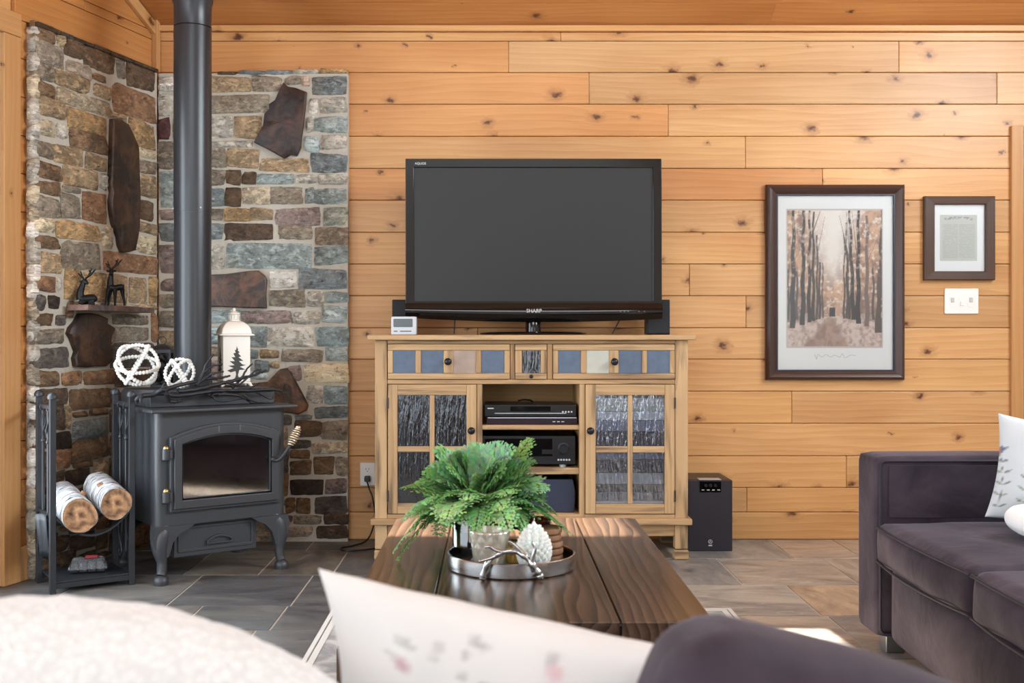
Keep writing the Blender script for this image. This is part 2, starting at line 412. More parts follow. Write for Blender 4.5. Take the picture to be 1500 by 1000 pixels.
# ================================================================ THE ROOM
YW = 5.333                      # back wall plane
TAN = 0.51                      # pitch of the vaulted ceiling
ZC0 = 2.507                     # height where ceiling meets back wall
def zc(Y): return ZC0+(YW-Y)*TAN
P0 = Vector((-1.914, 4.472, 0)); AL = math.atan2(0.9553, 0.2961)
ML = Matrix.Translation(P0) @ rotz(AL)     # left wall frame: x towards the back, -y into the room
MK = Matrix.Translation((0, YW, 0))        # back wall frame: -y into the room
def left_x(px, off):                       # pixel column -> distance along the left wall, on a plane off in front of it
    q = ML @ Vector((0, -off, 0)); e = Vector((math.cos(AL), math.sin(AL))); r = (px-HX)/FPX
    return (r*q.y-q.x)/(e.x-r*e.y)
def left_p(px, py, off):
    x = left_x(px, off); w = ML @ Vector((x, -off, 0)); return (x, Z(py, w.y))
def back_p(px, py, off): return (X(px, YW-off), Z(py, YW-off))
def wtint(lo=0.86, hi=1.08):
    a = rnd(lo, hi); w = rnd(-0.5, 0.5)
    return (a*(1+0.05*w), a, a*(1-0.12*w))

# ---- back wall boards
rows = [47, 60, 106, 152.5, 199.5, 246.5, 293, 340, 386.5, 433, 480, 526, 573, 620, 667.5, 714, 750, 789]
joints = {1: [745, 1317], 2: [863], 3: [979], 4: [1092], 5: [1205], 6: [620, 1120], 7: [880], 8: [1010], 9: [1093], 10: [700, 1240], 11: [860], 12: [1160], 13: [900], 14: [1240], 15: [1094], 16: [760]}
red = {1: 0, 2: 0, 5: 0, 13: 0}
mb = MB()
XR = 3.4
for i in range(len(rows)-1):
    z1, z0 = Z(rows[i], YW), Z(rows[i+1], YW)
    if i == len(rows)-2: z0 = 0.0
    xs = [-1.75]+[X(p, YW) for p in joints.get(i, [])]+[XR]
    if xs[-1]-xs[-2] > 2.4: xs.insert(-1, xs[-2]+rnd(1.9, 2.3))
    for k in range(len(xs)-1):
        c = wtint()
        if k == 0 and i in (1, 2, 3, 5): c = (0.94, 0.8, 0.68)
        mb.box(xs[k], xs[k+1]-0.0006, -0.0, 0.02, z0+0.0008, z1-0.0008, M=MK, col=c)
mb.box(-1.9, XR, 0.021, 0.08, 0, 2.7, M=MK, col=(0.4, 0.3, 0.2))
o = struct(mb.build('wall_back', M['pine'], bevel=0.0045, smooth=60))
# crown trim under the ceiling
mb = MB(); mb.box(-1.72, XR, -0.022, -0.0005, Z(47, YW), ZC0-0.001, M=MK, col=(1.08, 1.05, 1)); struct(mb.build('trim_1', M['pine_trim'], bevel=0.004))
# ---- left wall boards (angled), then the glazed door, then plain wall
mb = MB()
zz = 0.0; zr = [Z(r, YW) for r in rows][::-1]
zr[0] = 0.0
while zr[-1] < 4.9: zr.append(zr[-1]+0.155)
for i in range(len(zr)-1):
    z0, z1 = zr[i], zr[i+1]
    xe = 0.90
    if z0 > ZC0: xe = 0.90-(z0-ZC0)/TAN/0.9553
    xs = [xe] + ([xe-rnd(0.5, 1.0)] if rnd(0, 1) < 0.5 else [])
    lim = -0.06 if z0 < 2.28 else -5.0
    seq = xs+[lim]
    for k in range(len(seq)-1):
        if seq[k]-seq[k+1] < 0.03: continue
        a = wtint(0.8, 0.95)
        mb.box(seq[k+1], seq[k]-0.0006, 0, 0.02, z0+0.0008, z1-0.0008, M=ML, col=(a[0]*0.96, a[1]*0.78, a[2]*0.6))
for z0, z1 in zip(zr[:-1], zr[1:]):
    if z0 < 2.28:
        for q0, q1 in (((-7.6, -1.32),) if not 0.3 < z0 < 2.1 else ((-7.6, -6.0), (-2.2, -1.32))): mb.box(q0, q1, 0, 0.02, z0+0.0008, z1-0.0008, M=ML, col=wtint())
mb.box(-2.2, -1.32, 0.021, 0.1, 0, 2.3, M=ML); mb.box(-7.6, -6.0, 0.021, 0.1, 0, 2.3, M=ML); mb.box(-0.06, 0.95, 0.021, 0.1, 0, 2.7, M=ML); mb.prism([(-7.6, 2.3), (0.92, 2.3), (0.9, ZC0), (-4.05, zc(0.6)), (-7.6, 3.2)], 0.021, 0.1, M=ML)
struct(mb.build('wall_left', M['pine'], bevel=0.004, smooth=60))
# casing, frame and pane of the door at the left edge
d = thing('door_1', 'glazed door in pine casing at the left edge', 'door'); del d['label']; del d['category']; struct(d)
mb = MB(); mb.box(-0.145, -0.05, -0.022, 0.0, 0, 2.20, M=ML); mb.box(-1.41, -0.05, -0.026, 0.0, 2.20, 2.295, M=ML); mb.box(-1.41, -1.315, -0.022, 0.0, 0, 2.20, M=ML)
mb.build('door_casing', M['pine_trim'], d, bevel=0.004)
mb = MB(); mb.box(-0.165, -0.0601, 0.0005, 0.1, 0, 2.2, M=ML); mb.box(-1.3199, -1.295, 0.0005, 0.1, 0, 2.2, M=ML); mb.box(-1.295, -0.165, 0.0005, 0.1, 2.18, 2.2, M=ML)
mb.build('door_jamb', M['white_paint'], d, bevel=0.003)
mb = MB()
for b in ((-0.25, -0.166, 0.0, 2.179), (-1.294, -1.21, 0.0, 2.179), (-1.21, -0.25, 2.08, 2.179), (-1.21, -0.25, 0.0, 0.18)):
    mb.box(b[0], b[1], 0.03, 0.07, b[2]+0.001, b[3], M=ML)
df = mb.build('door_sash', M['white_paint'], d, bevel=0.004)
mb = MB(); mb.box(-1.21, -0.25, 0.047, 0.053, 0.18, 2.08, M=ML); mb.build('door_pane', M['pane'], d)
# corner and raking trim where left wall meets back wall and ceiling
mb = MB(); mb.box(0.868, 0.899, -0.03, -0.0005, 2.275, ZC0+0.02, M=ML); struct(mb.build('trim_2', M['pine_trim'], bevel=0.003))
mb = MB()
a = math.atan(TAN*0.9553)
mb.box(-3.2, 0.0, -0.022, -0.0005, -0.055, 0.0, M=ML @ Matrix.Translation((0.90, 0, ZC0-0.004)) @ Matrix.Rotation(a, 4, 'Y')); struct(mb.build('trim_3', M['pine_trim'], bevel=0.003))
# baseboard block by the casing
mb = MB(); mb.box(-0.049, -0.002, -0.018, -0.0005, 0, 0.14, M=ML); struct(mb.build('baseboard_left', M['pine_trim'], bevel=0.003))
# ---- casing at the right edge of the back wall, with the door in it
d2 = thing('door_2', 'x', 'x'); del d2['label']; del d2['category']; struct(d2)
xa, xb = X(1479, YW), X(1497, YW); zt = Z(185, YW)
mb = MB(); mb.box(xa, xb, -0.022, -0.0005, 0, zt, M=MK, col=(0.95, 0.92, 0.88)); mb.box(xb+0.0005, XR-0.4, -0.022, -0.0005, zt-(xb-xa), zt, M=MK)
mb.build('door_casing', M['pine_trim'], d2, bevel=0.004)
mb = MB(); mb.box(xb+0.001, XR-0.45, -0.008, -0.0005, 0.01, zt-(xb-xa)-0.001, M=MK, col=(0.35, 0.3, 0.3)); mb.build('door_leaf', M['pine_trim'], d2)
# ---- ceiling: boards near the wall, then a slab with two unseen openings added to shape the sun patches
MCe = Matrix(((1, 0, 0, 0), (0, -math.cos(math.atan(TAN)), -math.sin(math.atan(TAN)), YW), (0, math.sin(math.atan(TAN)), -math.cos(math.atan(TAN)), ZC0), (0, 0, 0, 1)))
mb = MB(); t = 0.0
for i in range(7):
    w = 0.155
    xs = [-3.2, rnd(-1, 2.0), 3.6]
    for k in range(2): mb.box(xs[k], xs[k+1]-0.0006, t+0.0008, t+w-0.0008, -0.02, 0.0, M=MCe, col=(lambda a: (a*0.82, a*0.62, a*0.48))(rnd(0.9, 1.05)), grain=0)
    t += w
SUN = Vector((0.10, 0.40, -1.0)).normalized()
cs = math.cos(math.atan(TAN))
def on_ceiling(p):      # a floor-level point followed back along the sun to the ceiling: (X, slope distance)
    p = Vector(p)
    k = (ZC0+(YW-p.y)*TAN-p.z)/(-SUN.z-TAN*SUN.y)
    q = p-SUN*k
    return q.x, (YW-q.y)/cs
h1 = [on_ceiling((-0.32, 3.25, 0.47)), on_ceiling((0.385, 2.86, 0.47))]
h2 = [on_ceiling((0.80, 3.71, 0.0)), on_ceiling((1.185, 2.8, 0.0))]
h3 = [on_ceiling((-0.75, 3.62, 0.0)), on_ceiling((-0.33, 2.8, 0.0))]
h4 = [on_ceiling((-0.34, 2.765, 0.47)), on_ceiling((0.02, 2.70, 0.47))]
holes = [(min(a[0], b[0]), max(a[0], b[0]), min(a[1], b[1]), max(a[1], b[1])) for a, b in (h1, h2)]
tr = (YW-0.6)/cs
cx = sorted({-4.6, 3.6}|{h[0] for h in holes}|{h[1] for h in holes}); cy = sorted({t, tr}|{h[2] for h in holes}|{h[3] for h in holes})
for i in range(len(cx)-1):
    for j in range(len(cy)-1):
        mx, my = (cx[i]+cx[i+1])/2, (cy[j]+cy[j+1])/2
        if any(h[0] < mx < h[1] and h[2] < my < h[3] for h in holes): continue
        mb.box(cx[i], cx[i+1], cy[j], cy[j+1], -0.02, 0.0, M=MCe, col=(0.8, 0.64, 0.5), grain=0)
zr_ = zc(0.6)
nl = math.hypot(3.3, zr_-3.24); MN = Matrix(((1, 0, 0, 0), (0, -3.3/nl, -(zr_-3.24)/nl, 0.6), (0, -(zr_-3.24)/nl, 3.3/nl, zr_), (0, 0, 0, 1)))
for q in ((-4.6, -1.6, 0, nl), (1.6, 3.6, 0, nl), (-1.6, 1.6, 0, 2.45), (-1.6, 1.6, 3.5, nl)): mb.box(q[0], q[1], q[2], q[3], 0.0, 0.03, M=MN, col=(0.8, 0.64, 0.5), grain=0)  # unseen gap left behind the camera for the added fill lamp
struct(mb.build('ceiling', M['pine'], smooth=60))
# ---- right wall and rear wall with tall windows (behind the camera, they light the room)
mb = MB(); M['plaster'] = plain('off-white plaster', srgb(226, 222, 214), 0.8); MR = Matrix.Translation((XR, 0, 0)) @ rotz(PI/2)
mb.box(-2.7, YW+0.02, -0.1, 0, 0, 2.3, M=MR); mb.box(-2.7, 1.3, -0.1, 0, 2.3, 3.15, M=MR); mb.prism([(3.8, 2.3), (YW+0.02, 2.3), (YW+0.02, ZC0), (4.05, 3.15), (3.8, 3.15)], -0.1, 0.0, M=MR, col=(0.9, 0.85, 0.8)); mb.prism([(-2.7, 3.15), (4.05, 3.15), (0.6, zr_), (-2.7, 3.24)], -0.1, 0.0, M=MR, col=(0.9, 0.85, 0.8)); struct(mb.build('wall_right', M['plaster']))
mb = MB(); wins = [(-3.9, -1.7), (2.4, 3.2)]; e = -4.5
for a, b in wins:
    mb.box(e, a, -2.7, -2.6, 0, 3.24); mb.box(a, b, -2.7, -2.6, 0, 0.35); mb.box(a, b, -2.7, -2.6, 2.75, 3.24); e = b
mb.box(e, XR+0.1, -2.7, -2.6, 0, 3.24); struct(mb.build('wall_rear', M['plaster']))
for k, (a, b) in enumerate(wins):
    w = thing('window_%d' % (k+1), 'x', 'x'); del w['label']; del w['category']; struct(w)
    mb = MB(); mb.ring([(a, 0.35), (b, 0.35), (b, 2.75), (a, 2.75)], [(a+0.06, 0.41), (b-0.06, 0.41), (b-0.06, 2.69), (a+0.06, 2.69)], -2.69, -2.61); mb.build('window_frame', M['white_paint'], w, bevel=0.004)
    mb = MB(); mb.box(a+0.06, b-0.06, -2.655, -2.65, 0.41, 2.69); mb.build('window_pane', M['pane'], w)
# ---- floor of slate tiles in staggered courses
mb = MB(); mb.box(-4.6, 3.5, -2.7, YW+0.1, -0.06, -0.003, mi=1)
TW = [0.46, 0.31, 0.46, 0.62, 0.46, 0.31, 0.62]
def tint_tile(x):  # varied slate tones, right side paler with the room's light painted in
    if x < 0.2: b = random.choice([(0.125, 0.124, 0.122), (0.105, 0.106, 0.11), (0.14, 0.132, 0.12), (0.095, 0.096, 0.10), (0.165, 0.148, 0.125)])
    else: b = random.choice([(0.40, 0.33, 0.26), (0.35, 0.31, 0.265), (0.31, 0.285, 0.25), (0.25, 0.24, 0.225), (0.40, 0.30, 0.21)])
    k = rnd(0.9, 1.12); return tuple(v*k for v in b)
def tiles(x0, x1, ys, first):
    for r in range(len(ys)-1):
        x = x0; fx = first.get(r); k = 0
        xs = sorted(fx) if fx else []
        cuts = [x0]
        if xs:
            c = xs[0]
            while c > x0: c -= TW[(r+k) % 7]; k += 1
            while c < x1:
                nx = c+TW[(r*3+k) % 7]; k += 1
                for q in xs:
                    if c+0.05 < q < nx+0.16: nx = q; break
                if nx > x0: cuts.append(nx)
                c = nx
        else:
            c = x0+rnd(0.1, 0.5)
            while c < x1: cuts.append(c); c += TW[(r*3+k) % 7]; k += 1
        cuts = [c for c in cuts if c < x1-0.03]+[x1]
        for a, b in zip(cuts[:-1], cuts[1:]):
            if b-a < 0.02: continue
            mb.box(a+0.0035, b-0.0035, ys[r+1]+0.0035, ys[r]-0.0035, -0.012, 0.0, col=tint_tile((a+b)/2), grain=0 if rnd(0, 1) < .7 else 1)
tiles(-4.5, -0.06, [5.34, 5.06, 4.545, 4.03, 3.70, 3.18, 2.66, 2.1, 1.5, 1.0, 0.4, -0.3, -1, -1.8, -2.6], {2: [-1.207, -0.748], 3: [-1.07, -0.757], 1: [-0.98]})
tiles(-0.06, 3.45, [5.34, 4.885, 4.366, 3.89, 3.37, 2.85, 2.3, 1.7, 1.0, 0.4, -0.3, -1, -1.8, -2.6], {0: [1.345], 1: [1.0, 1.47], 2: [0.66, 1.17], 3: [1.35]})
struct(mb.build('floor', [M['tile'], M['grout']], bevel=0.0015, seg=1))

# ================================================================ STONE VENEER
SC = dict(br=(118, 94, 70), tan=(158, 136, 106), gr=(134, 124, 110), dk=(92, 74, 56), rust=(138, 104, 76), gold=(168, 138, 96), lt=(176, 162, 138), ltgr=(176, 172, 162),
          cream=(208, 194, 162), dkbr=(84, 68, 56), blk=(54, 46, 42), slate=(112, 122, 126), blue=(136, 154, 158), ltblue=(164, 180, 182), white=(206, 202, 194), mauve=(132, 116, 112),
          gg=(150, 156, 146), pink=(176, 154, 140), maroon=(96, 60, 60), dkgr=(88, 82, 78), bluegr=(136, 148, 148), tangr=(146, 132, 116))
def stone(mb, u0, u1, z0, z1, c, yf, yb, M, dome=0.012):
    k = 0.0012
    u0 += k; u1 -= k; z0 += k; z1 -= k
    w, h = u1-u0, z1-z0
    if w < 0.012 or h < 0.008: return
    nx, nz = max(3, min(9, int(w/0.03)+2)), max(3, min(6, int(h/0.025)+2))
    gv = srgb(*SC[c]); mg = sum(gv)/3; kk = rnd(1.5, 1.95); col = tuple((mg+(v-mg)*0.9)*kk for v in gv); vs = []; gc = []
    jc = [(rnd(-1, 1)*min(0.007, h*0.1), rnd(-1, 1)*min(0.008, h*0.1)) for _ in range(4)]
    ro = Vector((rnd(0, 30), rnd(0, 30), rnd(0, 30))); swap = False
    tz = rnd(-0.006, 0.006); tx = rnd(-0.006, 0.006); dm = dome*rnd(0.6, 1.3)
    for j in range(nz+1):
        for i in range(nx+1):
            a, b = i/nx, j/nz
            du = sum(q*p for q, p in zip([x[0] for x in jc], [(1-a)*(1-b), a*(1-b), (1-a)*b, a*b]))
            dz = sum(q*p for q, p in zip([x[1] for x in jc], [(1-a)*(1-b), a*(1-b), (1-a)*b, a*b]))
            edge = i in (0, nx) or j in (0, nz); corner = i in (0, nx) and j in (0, nz)
            y = yf - dm*(1-(2*a-1)**4)*(1-(2*b-1)**4)+rnd(-0.0035, 0.0035)+tz*(b-.5)+tx*(a-.5)
            u, z = u0+w*a+du, z0+h*b+dz
            if edge:
                y += 0.004
                if not corner: u += rnd(-.002, .002); z += rnd(-.002, .002)
            if corner: u += (0.0025 if i == 0 else -0.0025); z += (0.0025 if j == 0 else -0.0025)
            vs.append((u, y, z)); gc.append(Vector((u, y, z))+ro)
    fs = []
    for j in range(nz):
        for i in range(nx):
            p = j*(nx+1)+i; fs.append((p, p+1, p+nx+2, p+nx+1))
    rim = [i for i in range(nx+1)]+[j*(nx+1)+nx for j in range(1, nz+1)]+[nz*(nx+1)+i for i in range(nx-1, -1, -1)]+[j*(nx+1) for j in range(nz-1, 0, -1)]
    b0 = len(vs)
    for r in rim: vs.append((vs[r][0], yb, vs[r][2])); gc.append(gc[r])
    for q in range(len(rim)):
        q2 = (q+1) % len(rim); fs.append((rim[q2], rim[q], b0+q, b0+q2))
    mb.add(vs, fs, M, 0, gc, col)
class Occ:
    def __init__(s, u0, u1, z0, z1): s.u0, s.z0 = u0, z0; s.a = np.zeros((int((z1-z0)*100)+1, int((u1-u0)*100)+1), bool); s.u1, s.z1 = u1, z1
    def mark(s, u0, u1, z0, z1):
        s.a[max(0, int((z0-s.z0)*100)):max(0, int((z1-s.z0)*100)+1), max(0, int((u0-s.u0)*100)):max(0, int((u1-s.u0)*100)+1)] = True
    def poly(s, pts):
        for j in range(s.a.shape[0]):
            for i in range(s.a.shape[1]):
                x, y = s.u0+i*.01, s.z0+j*.01; ins = False
                for k in range(len(pts)):
                    (x1, y1), (x2, y2) = pts[k], pts[k-1]
                    if (y1 > y) != (y2 > y) and x < (x2-x1)*(y-y1)/(y2-y1)+x1: ins = not ins
                if ins: s.a[j, i] = True
    def fill(s, place, choices):
        z = s.z0+0.004
        hs = [0.11, 0.07, 0.05, 0.03]
        for h in hs:
            z = s.z0+0.003
            while z+h < s.z1:
                j0, j1 = int((z-s.z0)*100), int((z+h-s.z0)*100)
                free = ~s.a[j0:j1, :].any(axis=0); i = 0; n = len(free)
                hit = False
                while i < n:
                    if free[i]:
                        k = i
                        while k < n and free[k]: k += 1
                        run = (k-i)*0.01
                        if run >= 0.05:
                            u = s.u0+i*.01
                            while run > 0.04:
                                w = min(run, rnd(0.12, 0.28))
                                if run-w < 0.06: w = run
                                place(u, u+w, z, z+h, random.choice(choices(u, z))); s.mark(u, u+w-0.01, z, z+h-0.01)
                                u += w; run -= w; hit = True
                        i = k
                    else: i += 1
                z += h if hit else 0.02
def crop(cx, cy, f): return lambda zx, zy: (cx+zx/f, cy+zy/f)
cA, cB, cC, cD = crop(25, 20, 4.545), crop(25, 230, 4.545), crop(25, 440, 4.545), crop(0, 640, 4.1667)
cE, cF, cG, cH = crop(300, 90, 4.545), crop(300, 300, 4.545), crop(380, 500, 3.226), crop(220, 0, 2.083)
LEFT = [(cA, [(128,262,75,185,'br'),(272,322,130,215,'tan'),(325,450,160,290,'dk'),(455,655,235,375,'br'),(675,728,310,435,'gr'),(735,925,345,500,'dk'),
 (130,322,190,340,'gr'),(330,505,320,410,'tangr'),(508,600,400,450,'rust'),(118,255,330,445,'gr'),(265,495,405,505,'tan'),(515,635,480,560,'tan'),(645,930,500,690,'rust'),
 (120,268,455,550,'br'),(272,640,530,640,'lt'),(645,735,660,715,'tan'),(755,930,720,890,'gold'),(130,335,560,690,'tan'),(342,600,655,785,'gold'),(120,265,700,810,'lt'),
 (275,345,740,835,'ltgr'),(355,615,775,905,'br'),(135,245,845,950,'gr'),(250,450,880,1005,'tan'),(465,610,945,1050,'tan'),(805,935,905,960,'cream')]),
 (cB, [(135,312,40,150,'br'),(318,548,75,195,'tan'),(560,605,110,215,'ltgr'),(810,935,25,110,'tangr'),(130,300,165,255,'br'),(312,435,195,235,'gr'),(445,600,235,430,'rust'),(300,435,245,405,'gr'),
 (130,290,265,400,'gr'),(825,935,125,275,'tan'),(128,265,410,505,'cream'),(272,560,425,545,'gold'),(828,910,285,425,'dk'),(820,940,440,510,'tan'),(570,640,465,605,'lt'),(120,295,525,615,'br'),
 (300,560,560,740,'gr'),(800,940,525,640,'cream'),(128,310,630,770,'tan'),(580,940,650,765,'rust'),(120,265,795,890,'rust'),(272,300,800,890,'ltgr'),(325,440,755,950,'gold'),(445,600,775,970,'gold'),
 (605,745,780,970,'tan'),(760,875,800,970,'tan'),(885,940,805,970,'gold')]),
 (cC, [(135,195,-35,60,'dkgr'),(220,295,-30,60,'blk'),(905,940,80,280,'rust'),(645,885,95,155,'gr'),(640,885,170,270,'gr'),(635,920,285,450,'dkgr'),(135,255,90,165,'dk'),(265,335,95,165,'dkgr'),
 (140,325,190,290,'gr'),(135,355,315,440,'dkgr'),(135,290,470,570,'br'),(310,438,475,555,'rust'),(455,660,465,565,'rust'),(665,935,460,570,'dk'),(150,350,590,690,'dkbr'),(360,640,590,720,'br'),
 (250,325,700,860,'dkbr'),(330,365,690,860,'tan'),(380,480,740,775,'br'),(375,615,790,915,'slate'),(130,245,700,860,'dkbr'),(130,245,880,985,'dk'),(250,368,875,985,'blk'),(375,615,920,1045,'br')]),
 (cD, [(245,340,0,75,'dk'),(345,440,0,70,'blk'),(445,670,15,140,'br'),(355,440,80,185,'rust'),(455,570,150,190,'br'),(575,668,140,260,'tan'),(410,565,195,290,'dkbr'),(345,400,205,290,'dkbr'),(270,340,90,190,'dkbr'),
 (345,430,600,690,'dk'),(435,590,590,680,'dkbr'),(600,670,590,690,'dk'),(270,365,595,690,'dkbr'),(340,480,705,800,'dk'),(490,600,700,790,'dkbr')])]
BACK = [(cE, [(85,215,62,86,'dk'),(225,400,58,85,'slate'),(405,580,56,82,'slate'),(585,760,50,80,'ltgr'),(765,945,45,76,'gold'),(-70,300,95,200,'tan'),(315,515,95,205,'tangr'),(530,640,95,150,'gr'),(640,695,95,170,'pink'),(705,940,100,225,'slate'),  # bluish stones at upper right have reflected light painted into their colour
 (-70,420,220,345,'gr'),(690,748,250,355,'white'),(755,940,235,345,'ltgr'),(-70,185,360,510,'ltgr'),(195,370,360,510,'tan'),(668,725,370,470,'ltgr'),(730,940,360,475,'bluegr'),(-70,315,530,570,'ltgr'),
 (655,755,490,600,'ltblue'),(770,945,490,585,'ltgr'),(-70,140,580,705,'gr'),(145,355,580,705,'tan'),(365,690,640,730,'tan'),(700,945,615,735,'slate'),(-70,135,715,825,'gr'),(140,240,725,820,'dk'),
 (245,345,740,815,'dk'),(345,595,740,818,'bluegr'),(605,745,755,815,'ltgr'),(755,945,745,820,'ltgr'),(-70,128,845,970,'slate'),(133,232,845,970,'dk'),(250,430,840,955,'lt'),(437,660,840,955,'gr'),(670,725,840,945,'bluegr'),(728,945,840,945,'bluegr')]),
 (cF, [(-70,120,25,103,'gr'),(130,295,20,105,'gold'),(300,450,20,105,'tan'),(460,770,20,130,'mauve'),(785,945,10,130,'gg'),(-70,122,125,235,'slate'),(127,450,125,235,'dkbr'),(480,715,145,235,'gr'),(730,945,145,258,'tangr'),
 (-70,130,255,430,'ltgr'),(140,710,250,415,'bluegr'),(728,945,272,395,'bluegr'),(428,600,440,555,'white'),(612,955,425,550,'slate'),(428,670,570,680,'gr'),(675,795,570,675,'ltgr'),(802,955,575,655,'bluegr'),
 (-70,235,700,790,'ltblue'),(243,580,705,795,'mauve'),(593,768,705,792,'ltgr'),(780,950,670,788,'ltblue'),(-70,160,810,935,'blue'),(165,405,810,940,'bluegr'),(415,718,815,938,'ltgr'),(738,965,810,938,'blue')]),
 (cG, [(-70,-5,35,85,'bluegr'),(0,95,38,80,'tan'),(100,300,35,95,'gr'),(305,420,30,95,'ltblue'),(-20,40,90,150,'slate'),(48,92,95,125,'tan'),(135,200,115,180,'mauve'),(208,418,108,200,'cream'),(220,305,215,295,'ltgr'),(310,418,210,298,'blue'),(255,418,310,360,'slate'),
 (165,248,345,368,'slate'),(165,290,375,455,'dk'),(298,418,370,460,'gr'),(140,240,465,505,'dkgr'),(248,418,475,530,'lt'),(140,240,515,552,'br'),(140,245,562,632,'br'),(256,350,548,632,'br'),(355,418,548,632,'gr'),
 (140,302,650,720,'blk'),(312,425,645,720,'mauve'),(120,168,735,810,'br'),(175,245,742,810,'br'),(258,425,735,810,'dkgr'),(160,292,822,865,'gr'),(302,425,815,863,'dkbr'),(100,155,825,860,'br'),(100,255,873,925,'tangr'),(265,425,873,928,'dkbr')]),
 (cH, [(24,140,230,275,'white'),(24,140,282,350,'ltgr'),(24,60,360,422,'maroon'),(64,140,360,422,'gr'),(25,140,430,512,'gr'),(28,140,518,630,'bluegr'),(28,140,638,670,'mauve'),(28,140,680,740,'slate'),(28,140,748,835,'mauve'),(28,140,850,890,'mauve'),(28,140,898,940,'gr'),(28,140,948,1000,'gr'),(28,140,1010,1060,'tan'),(28,140,1068,1110,'rust'),(28,140,1118,1170,'tangr')])]
ACC_L = {'tall dark slab': ([cA(625,700),cA(680,705),cA(730,740),cA(765,810),cA(795,880),cB(800,100),cB(808,300),cB(803,400),cB(801,480),cB(785,570),cB(775,620),cB(735,632),cB(690,630),cB(672,585),cB(666,530),cB(630,440),cB(615,350),cB(612,290),cB(622,235),cB(610,180),cB(615,80)], srgb(66, 50, 38)),
         'small dark slab': ([cC(410,85),cC(480,83),cC(530,95),cC(590,120),cC(585,150),cC(640,185),cC(615,240),cC(610,320),cC(622,400),cC(580,437),cC(510,437),cC(450,445),cC(380,440),cC(370,385),cC(385,340),cC(370,300),cC(352,250),cC(333,220),cC(345,180),cC(380,140)], srgb(70, 52, 40))}
ACC_B = {'large rust brown stone': ([cF(-70,470),cF(40,465),cF(150,460),cF(300,440),cF(360,437),cF(400,470),cF(415,500),cF(408,600),cF(412,688),cF(250,685),cF(100,678),cF(-70,680)], srgb(96, 74, 60)),
         'rust and black slab': ([cE(528,142),cE(555,170),cE(610,180),cE(680,207),cE(665,360),cE(645,520),cE(640,575),cE(615,630),cE(570,622),cE(530,648),cE(455,605),cE(390,570),cE(330,540),cE(360,480),cE(390,430),cE(400,350),cE(430,320),cE(430,288),cE(470,260),cE(500,190)], srgb(62, 46, 42)),
         'brown slab': ([cG(-60,200),cG(40,190),cG(70,160),cG(100,130),cG(130,125),cG(155,150),cG(168,180),cG(190,220),cG(232,300),cG(225,325),cG(185,345),cG(150,335),cG(60,330),cG(-60,330)], srgb(100, 74, 52))}
def veneer(name, lists, accents, conv, Mx, u0, u1, ztop, off, choices, umin=None):
    th = off
    mb = MB(); mm = MB(); oc = Occ(u0, u1, 0, ztop-0.02)
    acc = []
    for nm, (pts, col) in accents.items():
        q = [conv(p[0], p[1], off) for p in pts]; acc.append((nm, q, col))
        if 'behind' not in nm: oc.poly(q)
        cxm = sum(p[0] for p in q)/len(q); czm = sum(p[1] for p in q)/len(q)
        oc.poly([(cxm+(p[0]-cxm)*1.08, czm+(p[1]-czm)*1.08) for p in q])
    for cr, ls in lists:
        for (a, b, c_, d_, c) in ls:
            xm, ym = cr((a+b)/2, (c_+d_)/2)
            ua, _ = conv(cr(a, 0)[0], ym, off); ub, _ = conv(cr(b, 0)[0], ym, off)
            _, zt = conv(xm, cr(0, c_)[1], off); _, zb = conv(xm, cr(0, d_)[1], off)
            if umin is not None and abs(ua-umin) < 0.05: ua = umin
            ua, ub, zb = max(u0, ua), min(u1, ub), max(0.004, zb)
            if zt <= zb+0.01: continue
            stone(mb, ua-0.002, ub+0.002, zb-0.002, zt+0.002, c, -off+0.003, -0.02, Mx); oc.mark(ua, ub, zb, zt)
    oc.fill(lambda a, b, c_, d_, c: stone(mb, a, b, c_, d_, c, -off+0.003, -0.02, Mx), choices)
    w = struct(mb.build(name, M['stone'], smooth=50))
    mm.box(u0, u1, -off+0.010, -0.0005, 0, ztop, M=Mx); mm.build('mortar_bed', M['mortar'], w)
    for nm, q, col in acc:
        k = len(q); cxm = sum(p[0] for p in q)/k; czm = sum(p[1] for p in q)/k
        m2 = MB(); vs = []; fs = []
        for (s_, y) in ((1.0, -off+0.012), (1.0, -off-0.012), (0.95, -off-0.018), (0.5, -off-0.02), (0.0, -off-0.02)):
            for p in q: vs.append((cxm+(p[0]-cxm)*s_, y+(rnd(-.004, .004) if s_ == 0.5 and 'tall' not in nm else 0), czm+(p[1]-czm)*s_))
        for r in range(4):
            for i in range(k): fs.append((r*k+i, r*k+(i+1) % k, (r+1)*k+(i+1) % k, (r+1)*k+i))
        m2.add(vs, fs, Mx, 0, None, col); so = m2.build('accent_slab', M['slab'], w, smooth=40); so['label'] = nm+' set in the stone'
    return w, mb
chL = lambda u, z: ['dkbr', 'dk', 'br', 'dkgr'] if z < 0.75 else ['tan', 'br', 'gr', 'lt']
chB = lambda u, z: ['dkbr', 'br', 'tangr', 'dkgr'] if z < 0.65 else (['tan', 'gr', 'mauve'] if u < -1.25 else ['bluegr', 'gr', 'ltgr', 'ltblue'])  # filler repeats the bluish light painted into the right-hand stones
ZT = 2.262
wsl, _ = veneer('wall_stone_left', LEFT, ACC_L, left_p, ML, 0.005, 0.854, ZT, 0.05, chL, umin=0.005)
wsb, _ = veneer('wall_stone_back', BACK, ACC_B, back_p, MK, -1.616, X(509, YW-0.06), ZT, 0.06, chB)
